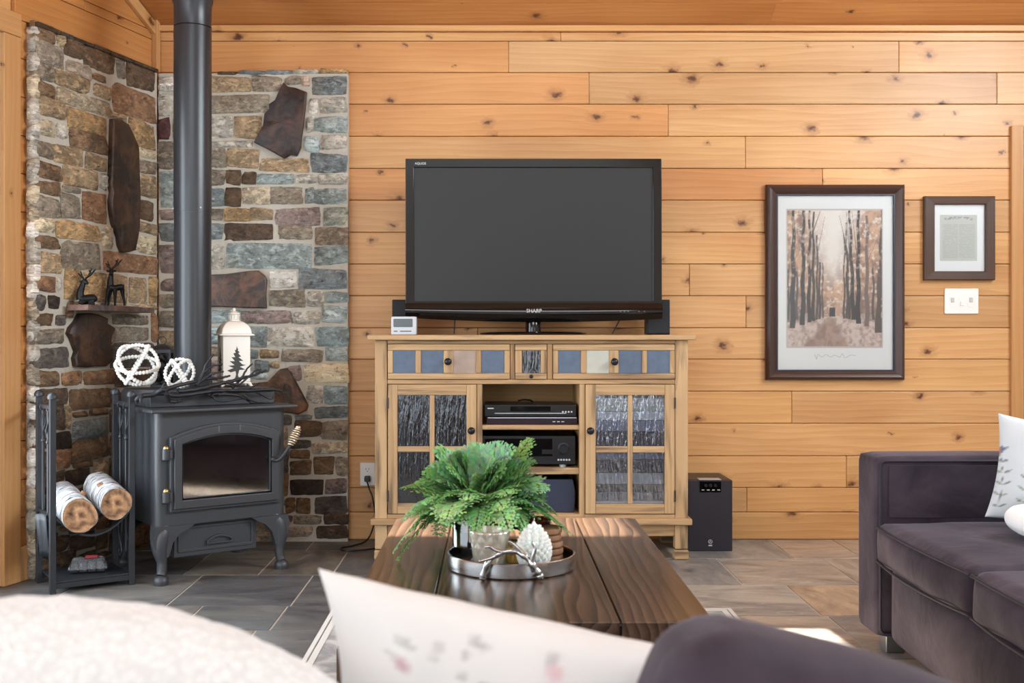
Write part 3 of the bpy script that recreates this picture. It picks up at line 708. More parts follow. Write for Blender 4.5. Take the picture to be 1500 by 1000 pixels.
# rounded quoin faces on the near end of the left panel, thin cap stones along both tops
mb = MB(); z = 0.005
ME = ML @ Matrix.Translation((0.004, 0, 0)) @ rotz(-PI/2)     # end face: -y looks towards the room's near side
while z < ZT-0.03:
    h = min(rnd(0.06, 0.115), ZT-z)
    stone(mb, 0.003, 0.052, z, z+h, random.choice(['ltgr', 'white', 'ltgr', 'gr', 'lt', 'white']), -0.006, 0.02, ME, 0.012); z += h  # pale picks paint in the daylight on this end face
mb.build('end_quoins', M['stone'], wsl, smooth=50)
mb = MB(); u = 0.0
while u < 0.84:
    w = rnd(0.08, 0.2); mb.box(u+0.003, min(0.84, u+w)-0.003, -0.062, -0.001, ZT-0.002, ZT+0.012+rnd(0, .006), M=ML, col=srgb(*SC[random.choice(['dk', 'dkbr', 'dkgr'])])); u += w
mb.build('cap_stones', M['stone'], wsl, bevel=0.003)
# ================================================================ MEDIA CONSOLE
YF = 4.85                                   # front of the console
cx0 = X(778.5, YF)                          # its middle
con = thing('media_console', 'weathered light wood media console with slate drawer fronts and glass doors', 'cabinet', (cx0, YF, 0))
kx = lambda px: X(px, YF)-cx0
kz = lambda py: Z(py, YF)
D = 0.44                                    # depth of the body
xl0, xl1, xr0, xr1 = kx(549), kx(567), kx(989), kx(1008)
mb = MB(); mb.box(kx(540)-.003, kx(1017)+.003, -0.035, D+0.01, 0.976, 0.999); mb.build('top', M['cabinet'], con, bevel=0.005)
mb = MB()
for a, b in ((xl0, xl1), (xr0, xr1)):
    for y0, y1 in ((0, 0.06), (D-0.06, D)):
        mb.box(a, b, y0, y1, kz(804), 0.9755)
mb.box(xl1, xr0, 0.004, 0.03, kz(503.5), 0.9755)                       # rail under the top
mb.box(xl1, xr0, 0.004, 0.05, kz(562.5), kz(555.5))                    # rail under the drawers
mb.box(kx(747.5), kx(754), 0.004, 0.04, kz(555.4), kz(503.6)); mb.box(kx(801.5), kx(809.5), 0.004, 0.04, kz(555.4), kz(503.6))
mb.box(kx(698.5), kx(706.5), 0.002, 0.025, kz(757), kz(562.6)); mb.box(kx(848.5), kx(857), 0.002, 0.025, kz(757), kz(562.6))
mb.box(xl1, xr0, 0.003, 0.02, kz(759.5), kz(753))
mb.box(xl1, xr0, 0.012, 0.032, kz(786), kz(768))                       # apron
mb.build('face_frame', M['cabinet'], con, bevel=0.003)
mb = MB(); mb.box(kx(543), kx(1013), -0.022, D, kz(768), kz(759)); mb.build('base_moulding', M['cabinet'], con, bevel=0.004)
for a, b, y in ((xl0, xl1, 0), (xr0, xr1, 0), (xl0, xl1, D-0.06), (xr0, xr1, D-0.06)):
    mb = MB(); mb.box(a-0.004, b+0.004, y-0.003, y+0.062, 0.0, kz(805.5)); mb.build('foot', M['cabinet'], con, bevel=0.008)
for a in (xl0+0.008, xr1-0.02):
    mb = MB(); mb.box(a, a+0.012, 0.06, D-0.06, kz(804), 0.975); mb.build('side_panel', M['cabinet'], con)
mb = MB(); mb.box(xl1, xr0, D-0.012, D-0.004, kz(757), 0.97); mb.build('back_panel', M['cabinet_in'], con)
mb = MB()
mb.box(kx(698.5), kx(706)-0.002, 0.0255, D-0.013, kz(757), kz(563)); mb.box(kx(849), kx(856), 0.0255, D-0.013, kz(757), kz(563)); mb.box(xl1, xr0, 0.05, D-0.013, kz(562), kz(556))
mb.build('partition', M['cabinet_in'], con)
mb = MB(); mb.box(xl1-0.005, xr0+0.005, 0.021, D-0.013, kz(759), kz(752.5)); mb.build('bottom_board', M['cabinet_in'], con)
for py0, py1 in ((622.8, 629.5), (685.7, 695)):
    mb = MB(); mb.box(kx(706.2), kx(848.6), 0.012, D-0.013, kz(py1), kz(py0)); mb.build('shelf', M['cabinet'], con, bevel=0.002)
def knob(parent, px, py, r, yf):
    mb = MB(); Mk = Matrix.Translation((kx(px), yf, kz(py))) @ Matrix.Rotation(PI/2, 4, 'X')
    mb.lathe([(0.0, 0.0), (r*0.7, 0.0), (r*0.45, r*0.5), (r*0.5, r*0.8), (r, r*1.2), (r*0.98, r*1.6), (r*0.6, r*1.95), (0, r*2.05)], n=20, M=Mk)
    mb.build('knob', M['knob_dark'], parent, smooth=60)
def drawer(x0, x1, tiles, kn, mats, tile='tile_inset'):
    y0, y1 = 503.9, 555.1
    o_ = [kx(x0+0.6), kx(x1-0.6), kz(y1), kz(y0)]
    mb = MB(); f = -0.006
    ty0, ty1 = kz(546.5), kz(513)
    mb.box(o_[0], o_[1], f, 0.02, ty1, o_[3]); mb.box(o_[0], o_[1], f, 0.02, o_[2], ty0)
    e = o_[0]
    for a, b in tiles: mb.box(e, kx(a), f, 0.02, ty0, ty1); e = kx(b)
    mb.box(e, o_[1], f, 0.02, ty0, ty1)
    d = mb.build('drawer', M['cabinet'], con, bevel=0.004)
    for (a, b), m in zip(tiles, mats):
        mb = MB(); mb.box(kx(a)+0.0005, kx(b)-0.0005, f+0.004, 0.018, ty0+0.0005, ty1-0.0005); mb.build(tile, m, d)
    knob(d, kn[0], kn[1], kn[2], f)
    return d
sb, st_, sp = M['slate_blue'], M['slate_tan'], M['slate_pale']
drawer(567.5, 747.5, [(575.5, 608.5), (617, 649.7), (664, 697), (705, 738.7)], (656.5, 529.3, 0.0165), [sb, sb, st_, sb])
drawer(754, 801.5, [(764.5, 792)], (778, 551, 0.009), [M['reeded_dark']], 'glass_inset')
d3 = drawer(809.5, 989, [(817.6, 850.6), (859, 892), (906.3, 939.6), (947.6, 981)], (899.3, 529.5, 0.0165), [sb, sp, sb, sb])
def cab_door(x0, x1, px_, py_, kn, glass, hinge):
    f = -0.006
    o_ = [(kx(x0+.6), kz(752.2)), (kx(x1-.6), kz(752.2)), (kx(x1-.6), kz(563)), (kx(x0+.6), kz(563))]
    mb = MB()
    mb.box(o_[0][0], kx(px_[0]), f, 0.016, o_[0][1], o_[2][1]); mb.box(kx(px_[3]), o_[1][0], f, 0.016, o_[0][1], o_[2][1])
    mb.box(kx(px_[0]), kx(px_[3]), f, 0.016, kz(py_[0]), o_[2][1]); mb.box(kx(px_[0]), kx(px_[3]), f, 0.016, o_[0][1], kz(py_[3]))
    mb.box(kx(px_[1]), kx(px_[2]), f+.002, 0.014, kz(py_[3]), kz(py_[0])); mb.box(kx(px_[0]), kx(px_[1]), f+.002, 0.014, kz(py_[2]), kz(py_[1])); mb.box(kx(px_[2]), kx(px_[3]), f+.002, 0.014, kz(py_[2]), kz(py_[1]))
    d = mb.build('door', M['cabinet'], con, bevel=0.003)
    for a, b in ((0, 1), (2, 3)):
        for c_, e in ((0, 1), (2, 3)):
            mb = MB(); mb.box(kx(px_[a]), kx(px_[b]), 0.003, 0.007, kz(py_[e]), kz(py_[c_])); mb.build('glass_pane', glass, d)
    if kn: knob(d, kn[0], kn[1], 0.0165, f)
    for y in (590, 726):
        mb = MB(); mb.cyl((kx(hinge), f-0.002, kz(y+8)), (kx(hinge), f-0.002, kz(y-8)), 0.004, n=10); mb.build('hinge', M['iron_dark'], d)
cab_door(567.8, 698.5, (582.3, 629.5, 636.5, 683.5), (578.4, 653.5, 661.6, 736.8), (690.5, 630, 0), M['reeded_dark'], 568.2)
cab_door(857, 988.8, (872.4, 919.5, 926.5, 973.6), (578.4, 653.5, 662.6, 737.6), (864.3, 630.2, 0), M['reeded'], 988.3)
# things standing behind the reeded glass of the right door
cols = [(206, 208, 200, 'cream white'), (222, 226, 232, 'white'), (140, 146, 170, 'lavender grey'), (58, 62, 76, 'navy'), (196, 200, 204, 'silver grey'), (104, 110, 122, 'slate grey'), (214, 218, 222, 'off-white'), (48, 52, 64, 'black'), (122, 136, 160, 'grey blue'), (226, 230, 234, 'bright white')]
heights = [0.10, 0.035, 0.055, 0.05]
z = kz(752.4)
stack = [(9, .055), (5, .04), (7, .035), (4, .05), (3, .06), (8, .05)]
for i, (c, h) in enumerate(stack):
    mb = MB(); mb.box(-0.15, 0.15, -0.11, 0.11, 0, h-0.001)
    o = mb.build('storage_case', plain('case '+cols[c][3], srgb(*cols[c][:3]), 0.4), bevel=0.003, loc=(cx0+kx(923), YF+0.128, z))
    nth = ['lowest', 'second from the bottom', 'third from the bottom', 'third from the top', 'second from the top', 'topmost'][i]
    tag(o, '%s flat case, %s in the lower stack behind right glass door' % (cols[c][3], nth), 'box', 'cases stacked low behind the right door'); z += h
mb = MB(); mb.box(kx(857)+0.004, kx(985), 0.03, D-0.02, kz(659.5), kz(655.5)); mb.build('shelf', M['cabinet_in'], con)
z = kz(655.3)
for i, (c, h) in enumerate([(3, .07), (2, .05), (1, .04), (0, .06)]):
    mb = MB(); mb.box(-0.155, 0.155, -0.11, 0.11, 0, h-0.001)
    o = mb.build('storage_case', plain('case upper '+cols[c][3], srgb(*cols[c][:3]), 0.4), bevel=0.003, loc=(cx0+kx(923), YF+0.128, z))
    nth = ['bottom', 'second from the bottom', 'second from the top', 'topmost'][i]
    tag(o, '%s case, %s in the upper stack behind right glass door' % (cols[c][3], nth), 'box', 'cases stacked high behind the right door'); z += h

# ---------------------------------------------------------------- electronics on the open shelves
YE = YF+0.035
ex = lambda px: X(px, YE)
dv = thing('disc_player', 'slim black disc player lying on top of the plum black box', 'player', (ex(777), YE, Z(611, YE)+0.0005))
mb = MB(); mb.box(ex(710)-ex(777), ex(844)-ex(777), 0, 0.26, 0.003, 0.056); mb.build('body', M['device'], dv, bevel=0.003)
mb = MB(); mb.box(-0.16, 0.16, -0.0015, 0, 0.016, 0.019); mb.build('disc_tray_line', M['silver'], dv)
mb = MB(); mb.box(-0.09, 0.09, -0.001, 0.0, 0.026, 0.048); mb.build('display', M['gloss_black'], dv)
for k in range(4):
    mb = MB(); mb.cyl((0.145+k*0.013, -0.002, 0.024), (0.145+k*0.013, 0, 0.024), 0.004, n=10); mb.build('button', M['grey_text'], dv)
for s_ in (-1, 1):
    mb = MB(); mb.cyl((0.17*s_, 0.03, 0), (0.17*s_, 0.03, 0.004), 0.012); mb.build('foot', M['black'], dv)
mb = MB(); mb.box(-0.192, -0.164, -0.001, 0, 0.037, 0.042); mb.build('maker_mark', M['grey_text'], dv)
cb = thing('cable_box', 'low plum black box with silver top edge on the upper open shelf', 'cable box', (ex(780), YE, Z(622.8, YF)))
mb = MB(); mb.box(-0.205, 0.2, 0, 0.25, 0.0, 0.034); mb.build('body', M['device_low'], cb, bevel=0.003)
mb = MB(); mb.box(-0.2, 0.197, -0.0015, 0.0, 0.029, 0.033); mb.build('edge_strip', M['silver'], cb)
for k in range(3):
    mb = MB(); mb.box(0.09+0.02*k, 0.102+0.02*k, -0.001, 0, 0.012, 0.015); mb.build('indicator', M['grey_text'], cb)
mb = MB(); mb.tube([(ex(760), YE+0.16, Z(594, YE)+.012), (ex(768), YE+0.15, Z(588, YE)), (ex(778), YE+0.17, Z(589, YE)), (ex(783), YE+0.2, Z(596, YE)+.012)], 0.004, 8)
tag(mb.build('player_cable', M['black']), 'short black cable looped on top of the disc player', 'cable')
rc = thing('stereo_receiver', 'black stereo receiver with big volume knob on the middle shelf', 'receiver', (ex(775), YE, Z(685.7, YF)))
w0, w1 = -0.21, ex(843)-ex(775)
mb = MB(); mb.box(w0, w1, 0, 0.30, 0.013, 0.14); mb.build('body', M['device'], rc, bevel=0.003)
mb = MB(); mb.box(w0+0.012, ex(809)-ex(775), -0.002, 0, 0.05, 0.128); mb.build('display', M['gloss_black'], rc)
mb = MB(); mb.box(ex(794)-ex(775), ex(810)-ex(775), -0.003, -0.0021, 0.06, 0.08); mb.build('flap', M['device'], rc)
Mk = Matrix.Translation((ex(825.5)-ex(775), 0, 0.083)) @ Matrix.Rotation(PI/2, 4, 'X')
mb = MB(); mb.lathe([(0.027, 0), (0.027, 0.004), (0.022, 0.005), (0.021, 0.022), (0.018, 0.025), (0, 0.025)], n=32, M=Mk); mb.build('volume_knob', M['knob_dark'], rc)
for k in range(5):
    mb = MB(); mb.cyl((ex(818+k*4)-ex(775), -0.004, 0.034), (ex(818+k*4)-ex(775), 0, 0.034), 0.0045, n=12); mb.build('button', M['silver'], rc)
for px in (712, 825):
    mb = MB(); mb.cyl((ex(px)-ex(775), 0.03, 0), (ex(px)-ex(775), 0.03, 0.013), 0.016, n=20); mb.build('foot', M['silver'], rc)
cs_ = thing('center_speaker', 'wide navy grilled speaker on the lowest open shelf', 'speaker', (ex(777), YE, kz(752.4)))
pf = [(-0.205, 0), (-0.2, -0.01), (-0.1, -0.016), (0, -0.018), (0.1, -0.016), (0.193, -0.01), (0.198, 0)]
mb = MB(); zt_ = Z(702, YE)-kz(752.4)
sec = [(-0.207, 0.0), (-0.203, 0.05), (-0.203, zt_-0.03), (-0.207, zt_), (0.19, zt_), (0.2, zt_-0.05), (0.2, 0.05), (0.194, 0.0)]
mb.prism(sec, 0.0, 0.012); mb.build('grille', M['navy_grille'], cs_, bevel=0.004)
mb = MB(); mb.box(-0.2, 0.186, 0.0125, 0.2, 0.002, zt_-0.003); mb.build('cabinet', M['black'], cs_, bevel=0.003)

# ---------------------------------------------------------------- television
YT = 5.04
tx = lambda px: X(px, YT); tz = lambda py: Z(py, YT)
tvx = tx(781.5)
tv = thing('television', 'large flat black television with dark screen standing on the console', 'television', (tvx, YT, 1.0))
t_ = lambda px, py: (tx(px)-tvx, tz(py)-1.0)
mb = MB()
oo = [t_(594, 444), t_(969.5, 444), t_(969, 232.5), t_(594, 232.5)]; ii = [t_(606.5, 441), t_(956, 441), t_(956, 245.5), t_(606.5, 245.5)]
mb.ring(oo, ii, -0.006, 0.03); mb.box(oo[0][0]+0.03, oo[1][0]-0.03, 0.031, 0.075, oo[0][1]+.05, oo[2][1]-.03); mb.build('bezel', M['gloss_black'], tv, bevel=0.003)
mb = MB(); mb.box(ii[0][0]-.002, ii[1][0]+.002, 0.002, 0.028, ii[0][1]-.002, ii[2][1]+.002); mb.build('screen', M['screen'], tv)
# bulging lower trim with a bowed bottom edge
n = 24; vs = []; fs = []
prof = [(0.0, 0.0), (0.25, -0.012), (0.5, -0.018), (0.8, -0.014), (1.0, -0.002), (1.0, 0.03), (0.0, 0.03)]
for i in range(n+1):
    a = i/n; x = oo[0][0]+(oo[1][0]-oo[0][0])*a; zb = tz(465.3+5.5*(1-(2*a-1)**2)+1.5*a)-1.0; zt2 = tz(444)-1.0
    for (f, y) in prof: vs.append((x, y-0.006, zt2+(zb-zt2)*f))
k = len(prof)
for i in range(n):
    for j in range(k): fs.append((i*k+j, i*k+(j+1) % k, (i+1)*k+(j+1) % k, (i+1)*k+j))
fs += [tuple(range(k)), tuple(n*k+j for j in range(k-1, -1, -1))]
mb = MB(); mb.add(vs, fs); mb.build('lower_trim', M['gloss_black'], tv, smooth=50)
lettering('maker_mark', 'SHARP', 0.024, M['grey_text'], tv, Matrix.Translation((t_(782, 455)[0], -0.0255, t_(782, 455.5)[1])) @ FACE)
lettering('series_mark', 'AQUOS', 0.015, M['grey_text'], tv, Matrix.Translation((t_(616, 239.5)[0], -0.0068, t_(616, 239.8)[1])) @ FACE)
for px in (908, 914, 919, 935, 943):
    mb = MB(); q = t_(px, 456); mb.box(q[0]-0.003, q[0]+0.003, -0.0255, -0.022, q[1]-0.0022, q[1]+0.0022); mb.build('indicator', M['lcd'], tv)
mb = MB(); mb.lathe([(0.036, 0.006), (0.036, 0.06), (0.03, 0.075)], (0, 0.03, 0), 28); mb.build('neck', M['gloss_black'], tv, smooth=50)
mb = MB(); mb.lathe([(0, 0), (0.245, 0), (0.25, 0.004), (0.245, 0.009), (0.2, 0.013), (0, 0.016)], (0, 0, 0), 48, M=Matrix.Translation((0, 0.03, 0)) @ Matrix.Diagonal((1, 0.62, 1, 1))); mb.build('base', M['gloss_black'], tv, smooth=50)
for px0, px1, lab in ((665, 664, 'thin black cable hanging behind the television, left of its stand'), (914, 900, 'thin black cable hanging behind the television, right of its stand')):
    mb = MB(); mb.tube([(tx(px0), 5.125, tz(455)), (tx((px0*2+px1)/3)+.002, 5.13, tz(470)), (tx(px1), 5.135, 1.004)], 0.003, 8)
    tag(mb.build('television_cable', M['black']), lab, 'cable')
M['satin_grille'] = plain('black grille cloth', srgb(22, 23, 28), 0.7)
# small satellite speakers and the silver clock
for px0, px1, py, lab in ((574, 594.5, 438.5, 'small black satellite speaker at the left end of the console, behind the silver clock'), (948, 982, 438.5, 'small black satellite speaker at the right end of the console')):
    Ys = 5.14; s_ = thing('satellite_speaker', lab, 'speaker', (X((px0+px1)/2 if px0 > 900 else 585, Ys), Ys, 1.0), 0, 'satellite speakers on the console')
    w = (X(px1, Ys)-X(px0, Ys))/2 if px0 > 900 else X(585, Ys)-X(574, Ys); h = Z(py, Ys)-1.0
    mb = MB(); mb.box(-w, w, 0.012, 0.1, 0.0, h); mb.build('cabinet', M['black'], s_, bevel=0.004)
    mb = MB(); mb.box(-w+.003, w-.003, 0.0, 0.0115, 0.004, h-0.004); mb.build('grille', M['satin_grille'], s_, bevel=0.003)
Yc = 4.9
ck = thing('desk_clock', 'small silver device with grey display on the left end of the console', 'clock', (X(591.5, Yc), Yc, 1.0))
w = X(610, Yc)-X(591.5, Yc); h = Z(463.5, Yc)-1.0
mb = MB(); mb.prism(rrect(-w, w, 0, h, 0.006), 0, 0.05); mb.build('body', M['silver'], ck, bevel=0.002)
mb = MB(); mb.prism(rrect(-w*0.82, w*0.7, h*0.42, h*0.88, 0.004), -0.0015, 0); mb.build('display', M['lcd'], ck)
for a, b in ((-0.8, -0.5), (-0.3, 0.6)):
    mb = MB(); mb.box(w*a, w*b, -0.001, 0, h*0.16, h*0.22); mb.build('button', M['lcd'], ck)

# ---------------------------------------------------------------- wall things
op = lambda px: X(px, YW-0.001); oz = lambda py: Z(py, YW-0.001)
ot = thing('power_outlet', 'white power outlet low on the pine wall between stone and console', 'outlet', (op(538.5), YW-0.001, oz(694)))
mb = MB(); mb.prism(rrect(-0.036, 0.036, -0.056, 0.056, 0.004), -0.006, 0); mb.build('plate', M['white_plastic'], ot, bevel=0.002)
for s_ in (-1, 1):
    mb = MB(); mb.prism(rrect(-0.017, 0.017, s_*0.021-0.014, s_*0.021+0.014, 0.01), -0.008, -0.0061); so = mb.build('socket', M['white_plastic'], ot)
    mb = MB()
    for q in (-0.007, 0.007): mb.box(q-0.0012, q+0.0012, -0.0086, -0.008, s_*0.021, s_*0.021+0.008)
    mb.cyl((0, -0.0086, s_*0.021-0.007), (0, -0.008, s_*0.021-0.007), 0.0025, n=10)
    mb.build('slots', M['black'], so)
pc = thing('power_cable', 'black power cable plugged into the outlet and coiled on the floor', 'cable', (op(539), YW-0.011, oz(700)))
mb = MB(); mb.box(-0.014, 0.014, -0.03, 0, -0.014, 0.014); mb.build('plug', M['black'], pc, bevel=0.005)
b0 = Vector((op(539), YW-0.011, oz(700)))
wp = lambda px, py, Y: Vector((X(px, Y), Y, Z(py, Y)))-b0
def spline(pts, n=8):
    pts = [Vector(p) for p in pts]; out = []
    for i in range(len(pts)-1):
        p0, p1, p2, p3 = pts[max(0, i-1)], pts[i], pts[i+1], pts[min(len(pts)-1, i+2)]
        for k in range(n):
            t = k/n
            out.append(0.5*((2*p1)+(p2-p0)*t+(2*p0-5*p1+4*p2-p3)*t*t+(3*p1-p0-3*p2+p3)*t**3))
    out.append(pts[-1]); return out
fl = lambda x, y, z=0.004: Vector((x, y, z))-b0
mb = MB(); mb.tube(spline([(0, -0.025, -0.012), wp(541, 716, 5.27), wp(546, 730, 5.26), wp(549, 760, 5.27), fl(-0.60, 5.24, .02), fl(-0.66, 5.16), fl(-0.71, 5.10), fl(-0.68, 5.04), fl(-0.6, 5.06), fl(-0.5, 5.12), fl(-0.42, 5.16)]), 0.004, 8); mb.build('cable', M['black'], pc)

def picture(name, label, px, cat='picture', group=None):
    (x0, x1, y0, y1), (m0, m1, n0, n1) = px
    Yp = YW-0.03
    cxp = X((x0+x1)/2, Yp); czp = Z((y0+y1)/2, Yp)
    t = thing(name, label, cat, (cxp, YW-0.0005, czp), 0, group)
    f = lambda a, b: (X(a, Yp)-cxp, Z(b, Yp)-czp)
    return t, [f(x0, y1), f(x1, y1), f(x1, y0), f(x0, y0)], [f(m0, n1), f(m1, n1), f(m1, n0), f(m0, n0)], f
def inset(p, d): return [(p[0][0]+d, p[0][1]+d), (p[1][0]-d, p[1][1]+d), (p[2][0]-d, p[2][1]-d), (p[3][0]+d, p[3][1]-d)]
def moulding(mb, o, i, prof):
    """mitred frame; prof = list of (fraction from outer to inner, y)"""
    vs = []; fs = []; k = len(prof); gc = []
    L = [0, 1, 2, 3]
    for s in range(4):
        a, b = s, (s+1) % 4; b_ = len(vs); ro = rnd(0, 20)
        for e in (a, b):
            for (f, y) in prof:
                p = (o[e][0]+(i[e][0]-o[e][0])*f, y, o[e][1]+(i[e][1]-o[e][1])*f)
                vs.append(p); gc.append(((p[0] if s % 2 == 0 else p[2])+ro, (p[2] if s % 2 == 0 else p[0])+ro, p[1]))
        for j in range(k-1): fs.append((b_+j, b_+j+1, b_+k+j+1, b_+k+j))
    mb.add(vs, fs, None, 0, gc)
pt, o_, i_, f_ = picture('framed_print', 'large dark framed print of an autumn avenue of trees on the pine wall', ((1122.5, 1326, 270, 556.5), (1140.5, 1310, 286, 541.5)))
lip = inset(i_, -0.008)
mb = MB(); moulding(mb, o_, lip, [(0, -0.001), (0, -0.022), (0.08, -0.028), (0.35, -0.036), (0.6, -0.032), (0.8, -0.022), (1.0, -0.018), (1.0, -0.001)]); mb.build('frame', M['frame_dark'], pt, smooth=30)
mb = MB(); mb.ring(lip, i_, -0.020, -0.002); mb.build('frame_lip', M['frame_lip'], pt, bevel=0.001)
mb = MB(); mb.box(lip[0][0], lip[1][0], -0.008, -0.002, lip[0][1], lip[2][1]); mb.build('matboard', M['matboard'], pt)
def canvas(name, x0, x1, z0, z1, nx, nz, fn, y, parent, mat):
    """flat printed sheet: one colour per vertex of a fine grid; fn(u, v) -> (n, 3) array, v up"""
    u, v = np.meshgrid(np.linspace(0, 1, nx), np.linspace(0, 1, nz)); c = fn(u.ravel(), v.ravel())
    vs = [(x0+(x1-x0)*a, y, z0+(z1-z0)*b) for a, b in zip(u.ravel(), v.ravel())]
    fs = [(j*nx+i, j*nx+i+1, (j+1)*nx+i+1, (j+1)*nx+i) for j in range(nz-1) for i in range(nx-1)]
    mb = MB(); c = np.clip(c, 0, 1); mb.add(vs, fs, None, 0, [Vector(p) for p in vs], [tuple(q) for q in c]); return mb.build(name, mat, parent)
def lin(c): c = np.array(c, float)/255; return np.where(c <= 0.04, c/12.92, ((c+0.055)/1.055)**2.4)
rs = np.random.RandomState(5)
def vnoise(u, v, f, seed):
    r = np.random.RandomState(seed).rand(64, 64); x, y = u*f, v*f; i, j = np.floor(x).astype(int), np.floor(y).astype(int); a, b = x-i, y-j
    a = a*a*(3-2*a); b = b*b*(3-2*b); g = lambda p, q: r[p % 64, q % 64]
    return (g(i, j)*(1-a)+g(i+1, j)*a)*(1-b)+(g(i, j+1)*(1-a)+g(i+1, j+1)*a)*b
def avenue(u, v):
    n = len(u); c = np.zeros((n, 3))
    fb = lambda f, s: (vnoise(u, v*1.4, f, s)+0.5*vnoise(u, v*1.4, f*2.1, s+1)+0.35*vnoise(u, v*1.4, f*4.3, s+2))/1.85
    cx_ = 0.49; sky = np.clip(1.15-np.abs(u-cx_)/(0.07+0.42*np.clip(v-0.42, 0, 1)), 0, 1)*np.clip((v-0.42)*4, 0, 1)
    leaf = lin((220, 180, 146)); leaf2 = lin((158, 120, 106)); pale = lin((252, 240, 226))
    m = fb(13, 1)[:, None]; m2 = fb(30, 9)[:, None]
    c[:] = leaf2+(leaf-leaf2)*np.clip((m-0.3)*3, 0, 1)
    c = c+(pale-c)*np.clip((m2-0.52)*6, 0, 1)*0.75
    c = c+(lin((250, 243, 234))-c)*(sky[:, None]**0.6)*0.95
    low = np.clip((0.42-v)*6, 0, 1)[:, None]*np.clip(np.abs(u-cx_)*5, 0.2, 1)[:, None]; c = c+(lin((122, 104, 108))-c)*low*0.55*(0.5+m)
    # ground and path
    gl = 0.235-0.10*np.abs(u-0.49)*1.1; g = v < gl
    gc_ = lin((226, 208, 198))+(lin((196, 166, 150))-lin((226, 208, 198)))*np.clip((m2-0.4)*3, 0, 1)
    half = 0.03+0.75*np.clip(gl-v, 0, 1)*1.6; path = np.clip((half-np.abs(u-0.45+0.2*(0.2-v)))/0.06, 0, 1)[:, None]
    gc_ = gc_+(lin((168, 132, 112))-gc_)*path*0.75
    gc_ = gc_+(lin((134, 104, 92))-gc_)*np.clip((fb(18, 33)[:, None]-0.5)*5, 0, 1)*0.5
    c[g] = gc_[g]
    def trunk(x, base, top, w, col, lean=0.0):
        nonlocal c
        xx = x+lean*(v-base)+0.006*np.sin(v*22+x*40); ww = w*(1.15-0.55*np.clip((v-base)/(1.0-base+1e-6), 0, 1))
        ww = ww*1.12; k = np.clip((ww-np.abs(u-xx))/0.004, 0, 1)*(v > base)*(v < top)
        holes_ = np.clip((fb(26, int(x*97)+3)-0.47-0.25*(1-v))*8, 0, 1)*np.clip((v-0.35)*5, 0, 1)
        k = k*(1-0.55*holes_)
        c = c+(np.array(lin(col))-c)*k[:, None]
    dk = (52, 52, 56)
    for x, b, w in ((0.345, .205, .012), (0.32, .2, .012), (0.375, .215, .008), (0.60, .21, .01), (0.63, .21, .012)): trunk(x, b, 0.55+rs.rand()*.3, w, (84, 76, 78))
    trunk(0.28, .195, .98, .016, (66, 62, 64)); trunk(0.235, .185, 1.0, .018, (56, 54, 58), 0.01); trunk(0.17, .165, 1.0, .022, dk, 0.01); trunk(0.065, .14, 1.0, .024, (46, 46, 50), 0.012)
    trunk(0.695, .2, 1.0, .020, (58, 56, 60), -0.05); trunk(0.655, .205, .9, .013, (78, 72, 74), -0.06); trunk(0.745, .175, 1.0, .022, dk, 0.0); trunk(0.835, .155, .95, .02, (128, 108, 100), 0.0); trunk(0.96, .11, 1.0, .035, (96, 82, 78), 0.05)
    trunk(0.90, .2, .6, .012, (96, 84, 84)); trunk(0.11, .2, .55, .012, (90, 82, 84)); trunk(0.02, .2, .6, .012, (86, 78, 80))
    def bough(x0, y0, x1, y1, w, col=(104, 88, 82)):
        nonlocal c
        d = np.array([x1-x0, y1-y0]); L = d@d; t = np.clip(((u-x0)*d[0]+(v-y0)*d[1])/L, 0, 1)
        q = np.hypot(u-(x0+t*d[0]), (v-(y0+t*d[1]))*1.4); k = np.clip((w*(1-0.6*t)-q)/0.004, 0, 1)*0.85; c = c+(np.array(lin(col))-c)*k[:, None]
    bough(.25, .78, .36, 1.0, .010, (80, 66, 62)); bough(.30, .6, .40, .95, .007); bough(.68, .55, .55, .95, .009); bough(.66, .62, .62, 1.0, .008); bough(.74, .6, .68, .98, .008); bough(.83, .6, .95, .8, .006); bough(.17, .7, .08, .9, .006); bough(.06, .6, .15, .72, .006)
    k = (np.abs(u-.475) < .03)*(v > .225)*(v < .29); c[k] = lin((52, 54, 62))
    e = np.minimum.reduce([u, 1-u, v, 1-v]); k = e < 0.008+0.008*vnoise(u, v, 40, 77); c[k] = lin((206, 198, 190))
    return c
a, b = f_(1153.5, 509.5), f_(1295.5, 305)
canvas('print', a[0], b[0], a[1], b[1], 150, 216, avenue, -0.0088, pt, M['print'])
mb = MB(); sg = [f_(1195, 519), f_(1198, 526), f_(1200, 519), f_(1206, 523), f_(1212, 519), f_(1218, 523), f_(1225, 520), f_(1232, 523), f_(1236, 518), f_(1240, 524), f_(1248, 520), f_(1256, 521)]
mb.tube(spline([(p[0], -0.0088, p[1]) for p in sg], 4), 0.0008, 6); mb.build('pencil_signature', plain('pencil', srgb(170, 164, 160), 0.8), pt)
mb = MB(); mb.box(i_[0][0], i_[1][0], -0.0145, -0.013, i_[0][1], i_[2][1]); mb.build('glazing', M['picture_glass'], pt)
pt, o_, i_, f_ = picture('framed_certificate', 'small brown framed printed document above the switch plate', ((1355, 1458.5, 287, 410), (1370, 1445, 299, 397)))
mb = MB(); moulding(mb, o_, i_, [(0, -0.001), (0, -0.024), (0.1, -0.028), (0.9, -0.026), (1.0, -0.022), (1.0, -0.001)]); mb.build('frame', M['frame_brown'], pt, smooth=30)
mb = MB(); mb.box(i_[0][0]-.002, i_[1][0]+.002, -0.008, -0.002, i_[0][1]-.002, i_[2][1]+.002); mb.build('matboard', M['matboard'], pt)
